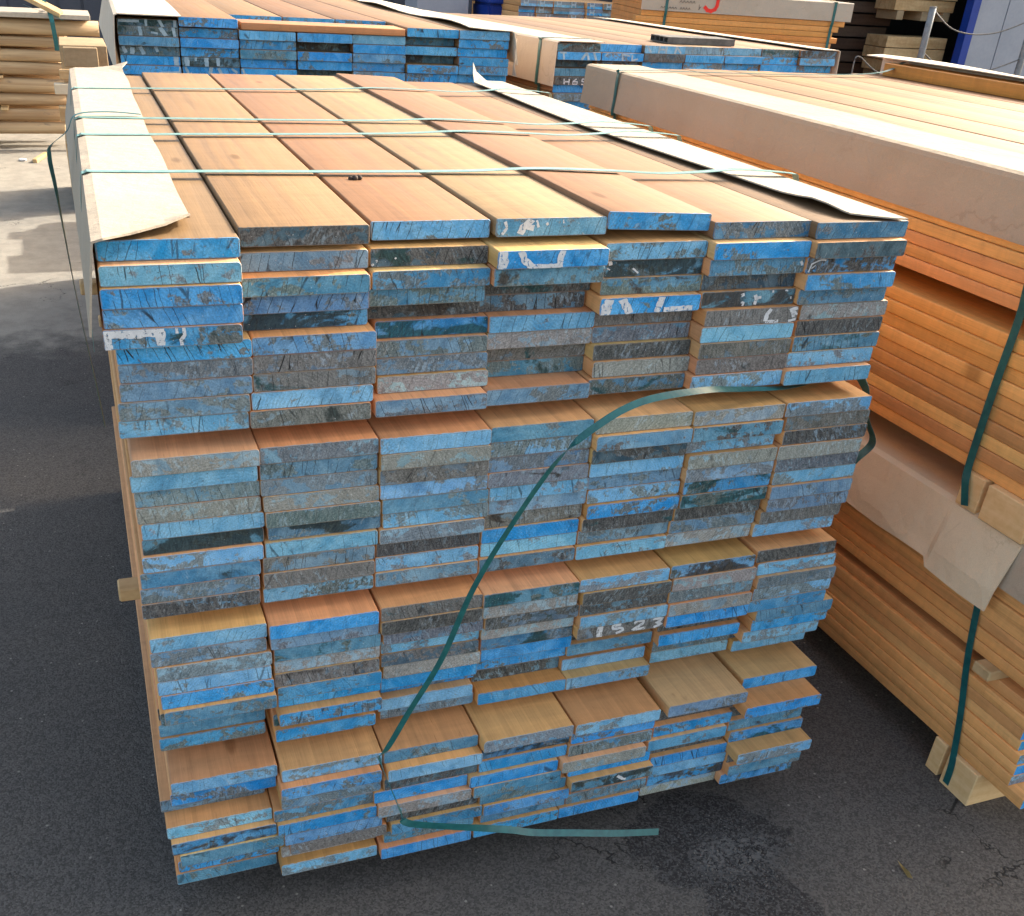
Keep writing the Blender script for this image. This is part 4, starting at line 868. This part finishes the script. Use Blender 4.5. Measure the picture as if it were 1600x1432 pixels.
# chain posts before the hall
def galv_post(x, y, top, lab):
    p = empty('chain_post', (x, y, 0)); tag(p, lab, 'post', 'chain posts before the hall')
    link('tube', tube([(0, 0, 0), (0, 0, top * .5), (0, 0, top)], .035, 10, 2), STEEL, p); link('cap', tube([(0, 0, top), (0, 0, top + .012)], .037, 10, 1), STEEL, p)
    link('base_plate', mesh('base_plate', bevel_box((-.09, -.09, 0), (.09, .09, .012), .003, 1)), STEEL, p)
    return p
galv_post(8.41, 8.05, 1.46, 'galvanised post with two chains before the hall')
def chain(pts, lab): return tag(link('chain', tube(pts, .0075, 6, 8), CHAINM), lab, 'chain', 'chains before the hall')
chain([(8.43, 8.05, 1.44), (8.7, 8.05, 1.29), (9.0, 8.05, 1.24), (9.35, 8.05, 1.27), (9.75, 8.05, 1.40)], 'sagging upper chain right of the galvanised post')
chain([(8.43, 8.05, 1.05), (8.7, 8.05, .92), (9.0, 8.05, .87), (9.35, 8.05, .90), (9.75, 8.05, 1.02)], 'sagging lower chain right of the galvanised post')
chain([(8.40, 8.05, .78), (8.0, 8.15, .84), (7.75, 8.2, .98), (7.70, 8.2, .90), (7.72, 8.2, .7)], 'loose chain end left of the galvanised post')
galv_post(9.78, 8.05, 1.46, 'galvanised post at the right edge before the grey door')
# grey cabinet, blue bin and added dark wall in the far background
cb = empty('cabinet', (3.78, 11.0, 0)); tag(cb, 'grey metal cabinet beside the blue bin in the far background', 'cabinet')
link('body', mesh('body', bevel_box((0, 0, .06), (.62, .5, 1.45), .01, 2)), GREY, cb); link('side_panel', mesh('side_panel', bevel_box((.621, .0, .06), (.66, .5, 1.44), .005, 1)), CLAD, cb)
for x in (.06, .5): link('foot', mesh('foot', bevel_box((x, .05, 0), (x + .08, .13, .059), .004, 1)), CLAD, cb)
bn = empty('waste_bin', (4.80, 11.0, 0)); tag(bn, 'dark blue waste bin left of the distant blue stack', 'bin')
bm = bmesh.new(); v = add_box(bm, (-.26, -.28, .08), (.26, .28, 1.20))
for q in v:
    if q.co.z < .5: q.co.x *= .8; q.co.y *= .8
bmesh.ops.bevel(bm, geom=bm.edges[:], offset=.025, segments=2, affect='EDGES'); link('body', mesh('body', bm), BLUE, bn)
link('lid', mesh('lid', bevel_box((-.28, -.31, 1.202), (.28, .30, 1.27), .02, 2)), BLUE, bn)
for x in (-.2, .2): link('wheel', tube([(x - .03, .2, .09), (x + .03, .2, .09)], .09, 14, 1), DARK, bn)
wl = empty('added_dark_wall', (-9, 15.5, 0)); tag(wl, 'added dark grey wall standing for shaded ground beyond the log pile', 'wall')  # added wall, gives the dark tone of distant asphalt in shade
bm = bmesh.new(); x = 0
while x < 18: add_box(bm, (x, 0, 0), (x + .28, .1, 4.2)); add_box(bm, (x + .28, .02, 0), (x + .32, .1, 4.2)); x += .32
link('added_wall_cladding', mesh('added_wall_cladding', bm), CLAD, wl)
bm = bmesh.new(); add_box(bm, (-.05, -.05, 4.2), (18.1, .15, 4.28)); link('added_wall_coping', mesh('added_wall_coping', bm), BLUE, wl)

# ------------------------------------------------------------------ small things
bm = bmesh.new()
pts = [(-.005, -.018, 0), (.001, -.026, .003), (.006, -.008, .004), (.005, .011, .002), (.002, .026, .005), (-.003, .009, .005)]
vv = [bm.verts.new(p) for p in pts]; ctr = bm.verts.new((.001, 0, .0015))
for a, b in zip(vv, vv[1:] + vv[:1]): bm.faces.new((a, b, ctr))
bmesh.ops.solidify(bm, geom=bm.faces[:], thickness=.0008)
tag(link('dry_leaf', mesh('dry_leaf', bm), plain('dry_leaf_brown', (.26, .19, .07), (.40, .31, .13), .8, 40), None, (1.472, -.39, .003)), 'small dry curled leaf on the asphalt at lower right', 'leaf')
bm = bmesh.new(); RS = random.Random(6)
for k in range(700):
    a = RS.gauss(0, 1); b = RS.gauss(0, 1); x, y = 1.14 + .07 * a, -.25 + .055 * b; s = RS.uniform(.0008, .0024) * (1.7 if RS.random() < .04 else 1)
    bmesh.ops.create_icosphere(bm, subdivisions=1, radius=s, matrix=Matrix.Translation((x, y, s * .5)) @ Matrix.Diagonal((RS.uniform(.8, 1.4), 1, .75, 1)))
tag(link('gravel', mesh('gravel', bm), plain('pale_grit', (.05, .05, .05), (.17, .16, .15), .85, 120)), 'loose grit lying on the damp patch of asphalt', 'gravel', kind='stuff')
bm = bmesh.new()
for x, y, z, r in ((0, 0, .0045, .0055), (.009, .002, .005, .0045), (-.008, .003, .004, .004)): bmesh.ops.create_icosphere(bm, subdivisions=2, radius=r, matrix=Matrix.Translation((x, y, z)))
tag(link('bark_crumb', mesh('bark_crumb', bm, True), plain('dark_crumb', (.03, .02, .015), (.07, .05, .04), .7, 60), None, (.444, .344, TOP + .001)), 'dark bark crumb lying on a top plank of the front stack', 'crumb')
for i, (x, y, s) in enumerate(((-.47, 8.0, .03),)):
    bm = bmesh.new(); bmesh.ops.create_icosphere(bm, subdivisions=1, radius=s, matrix=Matrix.Diagonal((1.3, .9, .4, 1)))
    tag(link('stone', mesh('stone', bm), MARK, None, (x, y, s * .35)), 'pale stone chip on the shaded asphalt before the log pile', 'stone')
